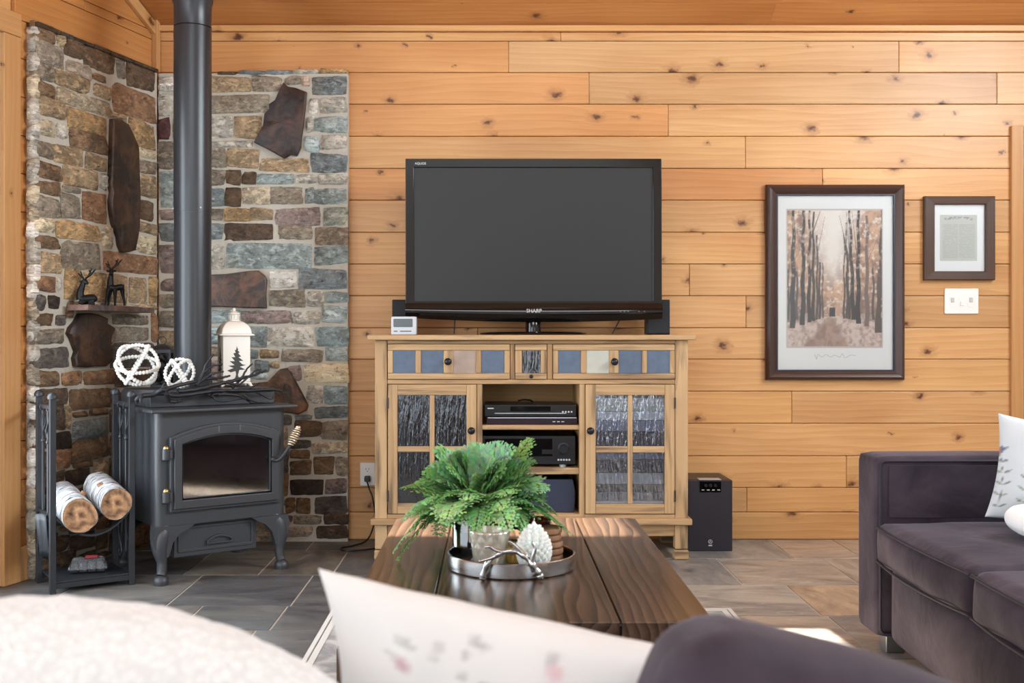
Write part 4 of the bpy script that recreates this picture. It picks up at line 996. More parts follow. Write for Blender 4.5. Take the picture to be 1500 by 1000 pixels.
def document(u, v):
    c = np.zeros((len(u), 3)); c[:] = lin((206, 206, 196))
    body = (v < 0.80)*(v > 0.06)*(u > .06)*(u < .94)*(np.abs(u-.5) > .02); ln = (np.floor(v*64) % 2 == 0); w = vnoise(u, v*2.5, 30, 4) > 0.22
    k = body*ln*w; c[k] = lin((184, 185, 177))
    k = (np.abs(v-.88+.06*(1-(2*u-1)**2)*-1) < .028)*(u > .12)*(u < .88)*(vnoise(u, v, 34, 8) > .45); c[k] = lin((158, 158, 152))
    return c
a, b = f_(1379.5, 381.5), f_(1434, 314)
canvas('document', a[0], b[0], a[1], b[1], 70, 130, document, -0.0088, pt, M['print'])
mb = MB(); mb.box(i_[0][0], i_[1][0], -0.0145, -0.013, i_[0][1], i_[2][1]); mb.build('glazing', M['picture_glass'], pt)
sw = thing('switch_plate', 'white triple light switch plate below the small frame', 'switch', (op(1407.8), YW-0.001, oz(441)))
w, h = (op(1432.5)-op(1383))/2, (oz(422.5)-oz(459.5))/2
mb = MB(); mb.prism(rrect(-w, w, -h, h, 0.005), -0.007, 0); mb.build('plate', M['white_plastic'], sw, bevel=0.002)
for i, q in enumerate((-0.045, 0.0, 0.045)):
    mb = MB(); mb.box(q-0.014, q+0.014, -0.0085, -0.0071, -0.03, 0.026); so = mb.build('switch_frame', M['white_plastic'], sw, bevel=0.001)
    mb = MB(); e = 0.006 if i != 1 else -0.012
    mb.box(q-0.008, q+0.008, -0.013, -0.0086, e-0.011, e+0.011); mb.build('toggle', plain('grey toggle', srgb(196, 192, 184), 0.4) if i != 1 else M['white_plastic'], so, bevel=0.002)

# ---------------------------------------------------------------- subwoofer
Yb = 5.045
sbw = thing('subwoofer', 'tall black subwoofer on the floor right of the console', 'speaker', (X(1040.5, Yb), Yb, 0))
w = X(1073, Yb)-X(1040.5, Yb); h = Z(703, Yb)
mb = MB(); mb.box(-w+.002, w-.002, 0.02, 0.27, 0.004, h); mb.build('cabinet', M['black'], sbw, bevel=0.004)
mb = MB(); mb.prism(rrect(-w, w, 0.0, h-0.0005, 0.004), -0.0, 0.0195); mb.build('front_panel', plain('soft black front', srgb(36, 32, 42), 0.5), sbw, bevel=0.004)
mb = MB(); mb.box(-w*0.5, w*0.5, -0.003, 0.06, h+0.0003, h+0.003); mb.build('control_strip', M['silver'], sbw, bevel=0.001)
mb = MB(); mb.box(-w*0.48, w*0.48, -0.003, 0.0, h-0.055, h-0.006); cp = mb.build('control_panel', M['gloss_black'], sbw)
for k in (-1, 0, 1):
    mb = MB(); mb.cyl((k*0.022, -0.012, h-0.024), (k*0.022, -0.003, h-0.024), 0.007, n=14); mb.build('dial', M['knob_dark'], cp)
for k in range(4):
    mb = MB(); mb.box(-0.04+k*0.024, -0.028+k*0.024, -0.0036, -0.003, h-0.047, h-0.043); mb.build('panel_print', M['grey_text'], cp)
mb = MB(); Mk = Matrix.Translation((0, 0, Z(793, Yb))) @ Matrix.Rotation(PI/2, 4, 'X')
mb.lathe([(0.0075, 0), (0.0075, 0.0012), (0.0095, 0.0012), (0.0095, 0)], n=24, M=Mk)
for k in range(3): mb.box(-0.0009, 0.0009, -0.0012, 0, 0.0, 0.0078, M=Matrix.Translation((0, 0, Z(793, Yb))) @ Matrix.Rotation(2*PI*k/3, 4, 'Y'))
mb.build('emblem', M['grey_text'], sbw)
mb = MB(); q = Z(798.6, Yb); mb.box(-0.0085, 0.0085, -0.0012, 0, q-0.003, q+0.003); mb.build('maker_mark', M['grey_text'], sbw)
# ================================================================ WOOD STOVE
SL = Vector((-1.115, 4.52, 0)); SA = R(36.5)
sv = thing('wood_stove', 'charcoal cast iron wood stove with arched glass door in the stone corner', 'stove', SL, SA)
MS = Matrix.Translation(SL) @ rotz(SA)
def stove_x(px, yl):           # pixel column -> local x on the stove plane y = yl
    r = (px-HX)/FPX; ex_, ey_ = math.cos(SA), math.sin(SA)
    bx, by = SL.x-ey_*yl, SL.y+ex_*yl
    return (r*by-bx)/(ex_-r*ey_)
def stove_p(px, py, yl):
    x = stove_x(px, yl); w = MS @ Vector((x, yl, 0)); return Vector((x, yl, Z(py, w.y)))
Wd, Zb, Zt, Dp = 0.283, 0.232, 0.688, 0.46
mb = MB(); rc_ = 0.03
mb.box(-Wd+rc_, -0.192, 0, 0.012, Zb, Zt); mb.box(0.212, Wd-rc_, 0, 0.012, Zb, Zt); mb.box(-0.192, 0.212, 0, 0.012, Zb, 0.33); mb.box(-0.192, 0.212, 0, 0.012, 0.607, Zt)
for s_ in (-1, 1):
    a0 = 180 if s_ < 0 else 270
    ps = [(s_*(Wd-rc_)+rc_*math.cos(R(a0+q*9)), rc_+rc_*math.sin(R(a0+q*9))) for q in range(11)]
    vs = [(p[0], p[1], z) for z in (Zb, Zt) for p in ps]; k = len(ps)
    mb.add(vs, [(i, i+1, k+i+1, k+i) for i in range(k-1)])
    mb.box(s_*Wd-0.006 if s_ > 0 else -Wd, s_*Wd if s_ > 0 else -Wd+0.006, rc_, Dp, Zb, Zt)
mb.box(-Wd+.006, Wd-.006, Dp-0.01, Dp, Zb, Zt); mb.box(-Wd+.01, Wd-.01, 0.013, Dp-0.01, Zb, Zb+0.012)
mb.build('body', M['iron'], sv, smooth=40)
mb = MB(); mb.box(-0.19, 0.21, 0.36, 0.372, 0.30, 0.64); mb.box(-0.2, -0.19, 0.013, 0.36, 0.30, 0.64); mb.box(0.21, 0.22, 0.013, 0.36, 0.30, 0.64); mb.box(-0.19, 0.21, 0.013, 0.36, 0.30, 0.318); mb.box(-0.19, 0.21, 0.013, 0.36, 0.63, 0.64)
mb.build('firebox_lining', M['firebrick'], sv)
mb = MB(); mb.tube([(-0.06, 0.2, 0.345), (0.05, 0.22, 0.36), (0.15, 0.2, 0.35)], [0.028, 0.034, 0.026], 10); mb.tube([(-0.02, 0.12, 0.34), (0.06, 0.15, 0.375), (0.10, 0.26, 0.40)], [0.02, 0.026, 0.02], 10); mb.build('burnt_log', M['ember_wood'], sv)
mb = MB(); mb.box(-0.318, 0.315, -0.05, Dp+0.01, Zt+.0005, Zt+0.014); mb.build('top_plate', M['iron'], sv, bevel=0.005)
mb = MB(); mb.prism([(-0.275, Zt+.0145), (0.272, Zt+.0145), (0.272, 0.752), (0.26, 0.77), (-0.262, 0.77), (-0.275, 0.752)], 0.09, Dp); mb.box(-0.268, 0.266, 0.075, 0.0895, 0.756, 0.769)
mb.build('convection_deck', M['iron'], sv, bevel=0.004)
def arch_outline(x0, x1, z0, z1, rise, n=14): return [(x0, z0), (x1, z0)]+[(x, z) for x, z in arc(x1, x0, z1, rise, n)]
oA = arch_outline(-0.232, 0.250, 0.288, 0.588, 0.050); oB = arch_outline(-0.219, 0.237, 0.300, 0.580, 0.048); iA = arch_outline(-0.186, 0.204, 0.335, 0.560, 0.034); iB = arch_outline(-0.179, 0.197, 0.342, 0.555, 0.032)
mb = MB(); mb.ring(oA, iA, -0.022, -0.0005); mb.ring(oB, iA, -0.034, -0.0221); mb.ring(iA, iB, -0.024, -0.0005)
dr = mb.build('door', M['iron'], sv, bevel=0.005, smooth=30)
mb = MB()
for px in (321, 352):
    x = stove_x(px, -0.035); mb.box(x-0.0012, x+0.0012, -0.0348, -0.034, 0.602, 0.628)
mb.build('seam_line', plain('worn edge grey', srgb(120, 126, 132), 0.5), dr)
mb = MB(); mb.prism(iB, -0.014, -0.010); mb.build('door_glass', M['stove_glass'], dr)
mb = MB(); mb.tube(spline([(0.205, -0.03, 0.474), (0.208, -0.05, 0.470), (0.222, -0.07, 0.477), (0.25, -0.08, 0.515), (0.262, -0.08, 0.535)]), 0.0075, 10); mb.ball((0.205, -0.036, 0.474), 0.012); h_ = mb.build('handle', M['iron_dark'], dr)
a, b = Vector((0.262, -0.08, 0.535)), Vector((0.302, -0.08, 0.605)); ax = (b-a).normalized(); e1 = ax.cross(Vector((0, 1, 0))).normalized(); e2 = ax.cross(e1)
pts = []
for i in range(161):
    q = i/160; rr_ = 0.009+0.009*math.sin(PI*min(1, q*0.95+0.03)); th = q*8*2*PI
    pts.append(a+(b-a)*q+e1*(rr_*math.cos(th))+e2*(rr_*math.sin(th)))
mb = MB(); mb.tube(pts, 0.0036, 8); mb.ball(b, 0.009); mb.build('spring_grip', M['coil'], h_)
for z in (0.533, 0.362):
    mb = MB(); mb.cyl((-0.250, -0.022, z-0.032), (-0.250, -0.022, z+0.012), 0.016, n=18); mb.box(-0.25, -0.225, -0.03, -0.0005, z-0.028, z+0.008); hg = mb.build('hinge', M['iron'], sv, bevel=0.002)
    mb = MB(); mb.ball((-0.250, -0.022, z+0.013), 0.0125, sc=(1, 1, 0.9)); mb.build('hinge_pin', M['brass'], hg)
for sx_ in (-1, 1):
    for y0, sy_ in ((0.0, 1), (Dp, -1)):
        mb = MB()
        mb.prism([(sx_*0.288, Zb-.0005), (sx_*0.125, Zb-.0005), (sx_*0.15, 0.214), (sx_*0.185, 0.198), (sx_*0.215, 0.165), (sx_*0.232, 0.11), (sx_*0.262, 0.10), (sx_*0.29, 0.15), (sx_*0.297, 0.195)], y0-0.006*sy_, y0+0.022*sy_)
        mb.tube(spline([(sx_*0.235, y0+0.05*sy_, 0.225), (sx_*0.255, y0+0.028*sy_, 0.19), (sx_*0.262, y0+0.015*sy_, 0.14), (sx_*0.256, y0+0.01*sy_, 0.09), (sx_*0.258, y0+0.006*sy_, 0.05), (sx_*0.262, y0+0.002*sy_, 0.036)], 4),
                [0.05]*1+[0.05-0.03*min(1, i/11) for i in range(19)]+[0.019], 14)
        mb.lathe([(0, 0), (0.029, 0), (0.031, 0.012), (0.030, 0.026), (0.024, 0.032), (0.021, 0.036), (0.0, 0.04)], (sx_*0.262, y0+0.002*sy_, 0), 20)
        mb.build('leg', M['iron'], sv, smooth=50)
mb = MB(); mb.box(-0.195, 0.165, 0.04, 0.32, 0.092, Zb-0.001); ash = mb.build('ash_pan', M['iron'], sv, bevel=0.004)
mb = MB(); mb.ring(rrect(-0.18, 0.15, 0.112, 0.218, 0.01), rrect(-0.168, 0.138, 0.124, 0.206, 0.008), 0.034, 0.0395); mb.build('pan_front', M['iron'], ash, bevel=0.002)
mb = MB(); mb.ring([(-0.06, 0.135), (0.055, 0.135)]+arc(0.055, -0.06, 0.15, 0.022, 10), [(-0.05, 0.141), (0.045, 0.141)]+arc(0.045, -0.05, 0.148, 0.015, 10), 0.026, 0.0395); mb.build('pan_handle', M['iron'], ash, bevel=0.002)
mb = MB(); mb.cyl((0.284, 0.10, 0.262), (0.312, 0.10, 0.262), 0.005); mb.ball((0.316, 0.10, 0.262), 0.012); mb.build('air_control', M['iron_dark'], sv)
mb = MB()
for k in range(7): mb.box(0.2835, 0.2845, 0.05, 0.08, 0.60+k*0.011, 0.606+k*0.011)
mb.build('vent_slots', M['black'], sv)
# ---- stovepipe
PX_, PY_ = -1.30, 4.73
sp_ = thing('stovepipe', 'tall matte black stovepipe rising from the stove to the ceiling', 'stovepipe', (PX_, PY_, 0.7705))
zj = [Z(313, PY_)-0.7705, Z(42, PY_)-0.7705]
mb = MB(); mb.lathe([(0.0785, 0), (0.0785, zj[0]), (0.080, zj[0]), (0.080, zj[0]+0.006)], n=48); mb.build('lower_section', M['pipe'], sp_)
mb = MB(); mb.lathe([(0.080, zj[0]+0.0065), (0.080, zj[1]), (0.0785, zj[1]+0.002)], n=48); mb.build('upper_section', M['pipe'], sp_)
mb = MB(); e = Z(8, PY_)-0.7705; mb.lathe([(0.0795, zj[1]+0.004), (0.0805, e), (0.087, e+0.012), (0.087, e+0.05), (0.083, e+0.06), (0.083, zc(PY_)-0.7705-0.05)], n=48); mb.build('collar_section', M['pipe'], sp_)
mb = MB(); mb.lathe([(0.0, 0.0), (0.098, 0.0), (0.098, 0.006), (0.082, 0.012), (0.082, 0.03), (0.0786, 0.032)], n=48); mb.build('base_ring', M['pipe'], sp_)
for a in (200, 310):
    mb = MB(); mb.ball((0.0805*math.cos(R(a)), 0.0805*math.sin(R(a)), zj[0]+0.02), 0.004); mb.build('screw', M['silver'], sp_)

# ---- beaded balls
def bead_ball(name, label, px, py, yl, Rb, rb, tilts, zbase=0.7705):
    x = stove_x(px, yl); w = MS @ Vector((x, yl, 0))
    t = thing(name, label, 'ornament', (w.x, w.y, zbase), 0, 'beaded ball ornaments on the stove')
    for i, (nx_, ny_, nz_) in enumerate(tilts):
        n_ = Vector((nx_, ny_, nz_)).normalized(); u = n_.orthogonal().normalized(); v = n_.cross(u); nb = int(2*PI*(Rb-rb)/(1.72*rb)); mb = MB()
        rr_ = (Rb-rb)*(1-0.035*i)
        for k in range(nb):
            a = 2*PI*k/nb; p = u*(rr_*math.cos(a))+v*(rr_*math.sin(a))+Vector((0, 0, Rb)); tg = (v*math.cos(a)-u*math.sin(a))
            Mx = Matrix.Translation(p) @ tg.to_track_quat('Z', 'Y').to_matrix().to_4x4()
            mb.ball((0, 0, 0), rb, 8, 6, (1, 1, 0.95), M=Mx, col=(1, 1, 1))
        mb.build('bead_ring', M['bead'], t, smooth=180)
    return t
bead_ball('beaded_ball', 'larger white beaded ball ornament at the left on the stove top', 201, 535, 0.30, 0.103, 0.0088, [(0.75, -0.35, 0.55), (-0.8, -0.3, 0.5), (0.12, -0.35, 0.93), (0.15, -0.96, 0.2)])
bead_ball('beaded_ball', 'smaller white beaded ball ornament in front of the stovepipe', 263, 543, 0.12, 0.071, 0.0082, [(0.8, -0.2, -0.55), (-0.75, -0.35, -0.5), (0.05, -0.97, 0.25)])
# ---- black candle lantern behind the balls
w = MS @ Vector((-0.115, 0.40, 0)); bl = thing('black_lantern', 'small black metal lantern behind the beaded balls', 'lantern', (w.x, w.y, 0.7705), R(8))
mb = MB(); mb.box(-0.043, 0.043, -0.043, 0.043, 0, 0.012); mb.box(-0.043, 0.043, -0.043, 0.043, 0.15, 0.165)
for a in (-1, 1):
    for b in (-1, 1): mb.box(a*0.043-0.004*(a+1), a*0.043-0.004*(a-1), b*0.043-0.004*(b+1), b*0.043-0.004*(b-1), 0.012, 0.15)
mb.build('frame', M['iron_dark'], bl, bevel=0.001)
mb = MB(); mb.box(-0.035, 0.035, -0.036, 0.036, 0.0125, 0.1495); mb.build('panel', M['gloss_black'], bl)
mb = MB(); mb.lathe([(0.062, 0.1655), (0.045, 0.178), (0.012, 0.188), (0, 0.189)], n=4, M=rotz(PI/4)); mb.build('roof', M['iron_dark'], bl)
mb = MB(); mb.tube([(0.018*math.cos(2*PI*k/20), 0, 0.203+0.018*math.sin(2*PI*k/20)) for k in range(20)], 0.002, 6, closed=True); mb.build('ring', M['iron_dark'], bl)
# ---- white lantern with fir trees
w = MS @ Vector((0.17, 0.29, 0)); wl = thing('white_lantern', 'white enamel lantern with dark fir tree cutouts on the stove top', 'lantern', (w.x, w.y, 0.7705), R(25))
hb = 0.060
mb = MB(); z0, z1 = 0.022, 0.228
mb.box(-hb, hb, -hb, hb, z0, z1); mb.box(-hb-.004, hb+.004, -hb-.004, hb+.004, z0-0.008, z0); bd = mb.build('body', M['white_paint'], wl, bevel=0.003)
for a in (-1, 1):
    for b in (-1, 1):
        mb = MB(); mb.tube([(a*(hb-.004), b*(hb-.004), z0-0.006), (a*(hb+.002), b*(hb+.002), 0.006), (a*(hb+.008), b*(hb+.008), 0.0035)], [0.009, 0.006, 0.0034], 8); mb.build('foot', M['white_paint'], wl)
mb = MB(); prof = [(0.079, 0.226), (0.080, 0.230), (0.070, 0.234)]+[(0.066*math.cos(a)+0.002, 0.236+0.058*math.sin(a)) for a in [R(q) for q in range(0, 75, 8)]]+[(0.018, 0.293)]
s2 = math.sqrt(2)
mb.lathe([(r*s2*0.96, z) for r, z in prof], n=4, M=rotz(PI/4)); mb.build('roof', M['white_paint'], wl, bevel=0.006, smooth=60)
mb = MB(); mb.lathe([(0.026, 0.290), (0.026, 0.296), (0.021, 0.298), (0.021, 0.318), (0.028, 0.320), (0.026, 0.325), (0.012, 0.332), (0.007, 0.336), (0.009, 0.342), (0.004, 0.348), (0, 0.349)], n=20)
for k in range(12): mb.cyl((0.0225*math.cos(k*PI/6), 0.0225*math.sin(k*PI/6), 0.298), (0.0225*math.cos(k*PI/6), 0.0225*math.sin(k*PI/6), 0.318), 0.0018, n=6)
mb.build('chimney_cap', M['white_paint'], wl)
tree = [(0, 1.0), (0.03, 0.93), (0.07, 0.9), (0.04, 0.87), (0.13, 0.80), (0.06, 0.78), (0.2, 0.68), (0.08, 0.66), (0.3, 0.55), (0.1, 0.54), (0.26, 0.44), (0.42, 0.42), (0.14, 0.37), (0.4, 0.28), (0.12, 0.27), (0.05, 0.12), (0.1, 0.03), (0.17, 0.0),
        (-0.14, 0.0), (-0.07, 0.04), (-0.03, 0.14), (-0.06, 0.24), (-0.28, 0.2), (-0.44, 0.26), (-0.15, 0.33), (-0.38, 0.4), (-0.1, 0.42), (-0.33, 0.54), (-0.09, 0.54), (-0.24, 0.66), (-0.07, 0.66), (-0.16, 0.78), (-0.05, 0.79), (-0.09, 0.88), (-0.03, 0.88)]
td = plain('dark cutout', srgb(66, 68, 66), 0.7)
for k in range(4):
    mb = MB(); mb.prism([(x*0.095, 0.035+z*0.145) for x, z in tree], -hb-0.0006, -hb-0.0001, M=rotz(-PI/2*k)); mb.build('fir_tree_cutout', td, bd)
# ---- bundle of black twigs lying across the stove top
mb = MB()
def twig(pts, r0, r1, yl):
    q = [stove_p(140+a/5, 440+b/5, yl+0.012*math.sin(i*1.7+a)) for i, (a, b) in enumerate(pts)]
    for p in q: p.z = max(p.z, 0.7025+0.0115)
    q = spline(q, 6)
    q = [p+Vector((rnd(-.0015, .0015), rnd(-.0015, .0015), rnd(-.0015, .0015))) for p in q]; k = len(q)
    mb.tube(q, [max(0.0028, 1.35*(r0+(r1-r0)*i/(k-1))) for i in range(k)], 8)
twig([(290, 745), (340, 700), (420, 690), (490, 655), (540, 690), (650, 695), (800, 672), (900, 660), (1000, 660), (1150, 658), (1250, 650), (1360, 662)], 0.008, 0.004, 0.03)
twig([(490, 655), (495, 630), (502, 604)], 0.006, 0.003, 0.03); twig([(340, 700), (330, 735), (360, 780)], 0.006, 0.002, 0.02); twig([(520, 680), (540, 730), (575, 742), (612, 736), (630, 725)], 0.007, 0.003, 0.0)
twig([(500, 655), (600, 622), (700, 600), (800, 574), (900, 566), (985, 552)], 0.007, 0.003, 0.05); twig([(600, 665), (740, 650), (900, 612), (1000, 590), (1100, 562), (1180, 540), (1250, 508)], 0.008, 0.003, 0.04)
twig([(740, 622), (780, 545), (820, 450), (868, 396)], 0.006, 0.002, 0.04); twig([(795, 525), (850, 482), (930, 465)], 0.004, 0.002, 0.045); twig([(750, 610), (830, 548), (880, 530), (938, 520)], 0.005, 0.002, 0.03)
twig([(1000, 640), (1060, 580), (1100, 512), (1147, 464)], 0.005, 0.002, 0.05); twig([(900, 690), (1000, 690), (1080, 712), (1140, 752), (1182, 764)], 0.005, 0.002, 0.0); twig([(1080, 690), (1160, 738), (1270, 762)], 0.004, 0.002, -0.01)
twig([(1050, 660), (1150, 632), (1202, 600)], 0.004, 0.002, 0.03); twig([(850, 690), (880, 726), (950, 736), (1080, 716), (1130, 735)], 0.005, 0.002, 0.01); twig([(1200, 680), (1280, 722), (1312, 688)], 0.003, 0.0018, 0.01)
twig([(640, 690), (720, 660), (830, 690), (960, 670), (1100, 640), (1210, 690)], 0.006, 0.002, 0.055); twig([(960, 600), (1060, 610), (1160, 520), (1215, 505)], 0.004, 0.002, 0.02)
tag(mb.build('branch_bundle', M['twig'], smooth=60, loc=SL, rz=SA), 'bundle of black twigs lying across the stove top', 'branches')

# ================================================================ STONE SHELF AND DEER
xs0 = left_x(94, 0.05)
mb = MB(); k = 12; top = 1.126
o1 = [(xs0+(left_x(229, 0.14)-xs0)*i/k, -0.165+rnd(-.006, .006)+0.03*(i/k)) for i in range(k+1)]
vs = []
for z in (top-0.024, top):
    for (x, y) in o1: vs.append((x, y, z+rnd(-.002, .002)))
    for (x, y) in o1: vs.append((x, -0.0605, z))
m_ = 2*(k+1); fs = []
for i in range(k):
    fs += [(i, i+1, m_+i+1, m_+i), (k+1+i, m_+k+1+i, m_+k+2+i, k+2+i), (i, k+1+i, k+2+i, i+1), (m_+i, m_+i+1, m_+k+2+i, m_+k+1+i)]
fs += [(0, m_, m_+k+1, k+1), (k, 2*k+1, m_+2*k+1, m_+k)]
mb.add(vs, fs, ML, 0, None, srgb(112, 96, 92)); tag(mb.build('stone_shelf', M['slab'], bevel=0.003), 'thin slate shelf jutting from the left stone wall under the deer', 'shelf')
def deer(name, label, px, build):
    x = left_x(px, 0.115); w = ML @ Vector((x, -0.115, 0))
    t = MB(); build(t)
    o = t.build(name, M['deer'], loc=(w.x, w.y, top+0.0025), rz=R(20), smooth=180)
    md = o.modifiers.new('join', 'REMESH'); md.mode = 'VOXEL'; md.voxel_size = 0.0016; md.use_smooth_shade = True
    md = o.modifiers.new('soft', 'SMOOTH'); md.iterations = 3; md.factor = 0.5
    return tag(o, label, 'figurine', 'black deer figurines')
q = 0.000267
def antlers(t, U, hx, hz, s=1.0, lean=0.0):
    for sx_, tips in ((-1, [(-95, 85), (-60, 115), (-30, 60)]), (1, [(165, 150), (105, 160), (60, 135), (120, 90)])):
        b = Vector((hx+sx_*14*q, -0.002, hz)); e = Vector((hx+(tips[0][0])*q*s, -0.004, hz+tips[0][1]*q*s)); mid = (b+e)/2+Vector((sx_*8*q, 0, -10*q))
        t.tube([b, mid, e], [0.0046, 0.004, 0.0026], 8)
        for j, (a, c_) in enumerate(tips[1:]):
            f = 0.3+0.25*j; st = b+(e-b)*f; t.tube([st, Vector((hx+a*q*s, 0.004, hz+c_*q*s))], [0.0042, 0.0024], 8)
def standing(t):
    U = lambda zx, zy, y=0: Vector(((zx-760)*q, y, (838-zy)*q))
    t.tube(spline([U(668, 520), U(715, 545), U(790, 540), U(850, 525), U(885, 545)], 4), [0.013]+[0.0195]*4+[0.0175]*4+[0.017]*4+[0.0175]*3+[0.009], 14, flat=0.8)
    t.tube(spline([U(690, 545), U(685, 450), U(694, 370), U(702, 300, -0.003)], 4), [0.017-0.0007*i for i in range(13)], 12)
    t.tube([U(705, 235, 0.004), U(703, 265, -0.004), U(702, 300, -0.014), U(701, 322, -0.02)], [0.008, 0.0125, 0.009, 0.006], 10)
    t.tube([U(690, 262), U(640, 268, 0.003), U(622, 258, 0.003)], [0.003, 0.0055, 0.0015], 8); t.tube([U(716, 260), U(765, 262, 0.003), U(785, 250, 0.003)], [0.003, 0.0055, 0.0015], 8)
    antlers(t, U, (706-760)*q, (838-215)*q)
    for x0, y0, x1, y1, d in ((665, 560, 605, 838, -0.010), (690, 560, 640, 700, 0.010), (760, 560, 760, 838, -0.012), (868, 550, 912, 838, 0.010)):
        if (x0, x1) == (690, 640): x1, y1 = 655, 838
        m_ = U((x0*0.45+x1*0.55), (y0+y1)/2, d); t.tube([U(x0, y0, d), m_, U(x1, y1-14, d), U(x1, y1, d)], [0.0115, 0.0062, 0.0048, 0.0062], 10)
    t.tube([U(885, 520), U(905, 540)], [0.004, 0.002], 8)
def lying(t):
    U = lambda zx, zy, y=0: Vector(((zx-310)*q, y, (822-zy)*q))
    t.tube(spline([U(215, 735), U(270, 745), U(340, 735), U(400, 735), U(440, 775)], 4), [0.016]+[0.021]*12+[0.018, 0.016, 0.013, 0.010], 14)
    t.tube(spline([U(215, 740), U(205, 640), U(235, 540), U(255, 470)], 4), [0.019-0.0008*i for i in range(13)], 12)
    t.tube([U(262, 425, 0.003), U(268, 445), U(305, 478, -0.008), U(328, 490, -0.01)], [0.009, 0.0125, 0.008, 0.0055], 10)
    t.tube([U(245, 450), U(205, 455, 0.004), U(190, 445, 0.005)], [0.003, 0.005, 0.0015], 8)
    antlers(t, U, (275-310)*q, (822-405)*q, 1.0)
    t.tube([U(190, 780, -0.012), U(270, 808, -0.02), U(210, 815, -0.022)], [0.009, 0.006, 0.005], 10); t.tube([U(400, 770, -0.01), U(330, 808, -0.018), U(430, 815, -0.018)], [0.011, 0.006, 0.005], 10)
deer('deer_figurine', 'black deer figurine lying down at the left on the slate shelf', 127.5, lying)
deer('deer_figurine', 'black deer figurine standing on the slate shelf', 168.5, standing)

# ================================================================ LOG RACK
RC = Vector((-1.640, 4.393, 0)); RA = R(34)
rk = thing('log_rack', 'black iron log rack with curved cradle beside the stove', 'log rack', RC, RA)
hw, hd = 0.15, 0.12
for a in (-1, 1):
    for b in (-1, 1):
        mb = MB(); mb.box(a*hw-.0115, a*hw+.0115, b*hd-.0115, b*hd+.0115, 0, 0.752); po = mb.build('post', M['iron_dark'], rk, bevel=0.002)
        mb = MB(); mb.lathe([(0, 0.752), (0.019, 0.752), (0.02, 0.762), (0.015, 0.772), (0.006, 0.777), (0, 0.778)], (a*hw, b*hd, 0), 16); mb.build('finial', M['iron_dark'], po, smooth=60)
for a in (-1, 1):
    mb = MB(); mb.box(a*hw-.008, a*hw+.008, -hd+.0115, hd-.0115, 0.71, 0.725); mb.build('top_rail', M['iron_dark'], rk, bevel=0.001)
    mb = MB(); mb.box(a*hw-.008, a*hw+.008, -hd+.0115, hd-.0115, 0.29, 0.304); mb.build('side_rail', M['iron_dark'], rk, bevel=0.001)
arcz = lambda x: 0.292-0.079*(1-(x/0.139)**2)
for b in (-1, 1):
    n = 20; vs = []; fs = []
    for i in range(n+1):
        x = -0.1385+0.277*i/n; z = arcz(x)
        for y in (-0.009, 0.009):
            for dz in (-0.004, 0.004): vs.append((x, b*hd+y, z+dz))
    for i in range(n):
        p = i*4
        fs += [(p, p+1, p+5, p+4), (p+2, p+6, p+7, p+3), (p+1, p+3, p+7, p+5), (p, p+4, p+6, p+2)]
    fs += [(0, 2, 3, 1), (4*n, 4*n+1, 4*n+3, 4*n+2)]
    mb = MB(); mb.add(vs, fs); mb.build('cradle_bar', M['iron_dark'], rk, smooth=30)
mb = MB(); mb.box(-hw+.0115, hw-.0115, -hd-.004, hd+.004, 0.04, 0.048); mb.box(-hw+.0115, hw-.0115, -hd-.008, -hd+.008, 0.02, 0.0395); mb.box(-hw+.0115, hw-.0115, hd-.008, hd+.008, 0.02, 0.0395); mb.build('bottom_shelf', M['iron_dark'], rk, bevel=0.001)
MRk = Matrix.Translation(RC) @ rotz(RA)
def log(name, label, x, z, r, seed, stub):
    rr_ = random.Random(seed); t = thing(name, label, 'log', MRk @ Vector((x, -0.165, z)), RA+R(rr_.uniform(-4, 4)), 'birch logs in the rack'); n = 28
    ph = [rr_.uniform(0, 6) for _ in range(3)]; rf = lambda a: r*(1+0.035*math.sin(2*a+ph[0])+0.025*math.sin(3*a+ph[1])+0.012*math.sin(7*a+ph[2]))
    L = 0.33; mb = MB(); vs = []; gc = []; fs = []; m = 12
    for i in range(m+1):
        for j in range(n):
            a = 2*PI*j/n; q_ = rf(a+0.1*i/m)*(1+rr_.uniform(-.012, .012)); vs.append((q_*math.cos(a), L*i/m, q_*math.sin(a)+0.03*i/m)); gc.append((L*i/m, a*r, seed*1.0))
    for i in range(m):
        for j in range(n): fs.append((i*n+j, i*n+(j+1) % n, (i+1)*n+(j+1) % n, (i+1)*n+j))
    mb.add(vs, fs, None, 0, gc); mb.build('bark', M['birch'], t, smooth=60)
    for i, y in ((0, 0.0015), (1, L-0.0015)):
        mb = MB(); vs = [(0, y-0.002 if i == 0 else y, 0.03*i)]; gc = [(0.0, 0.0, 0.0)]
        for j in range(n):
            a = 2*PI*j/n; q_ = rf(a+0.1*i)*0.975; vs.append((q_*math.cos(a), y, q_*math.sin(a)+0.03*i)); gc.append((0.0, q_*math.cos(a), q_*math.sin(a)))
        mb.add(vs, [(0, 1+j, 1+(j+1) % n) for j in range(n)], None, 0, gc); mb.build('cut_end', M['logend'], t)
    mb = MB(); mb.tube([(stub[0]*r*0.8, stub[1], r*0.8*stub[2]), (stub[0]*r*1.25, stub[1]+.005, r*1.25*stub[2]+.005)], [0.014, 0.011], 10); mb.build('branch_stub', M['logend'], t)
log('birch_log', 'birch log lower left in the rack cradle, cut end facing the room', -0.0586, arcz(-0.0586)+0.072, 0.066, 3, (0.55, 0.14, 0.83))
log('birch_log', 'birch log at the right in the rack cradle, leaning on the lower one', 0.079, 0.334, 0.061, 8, (-0.5, 0.12, 0.86))
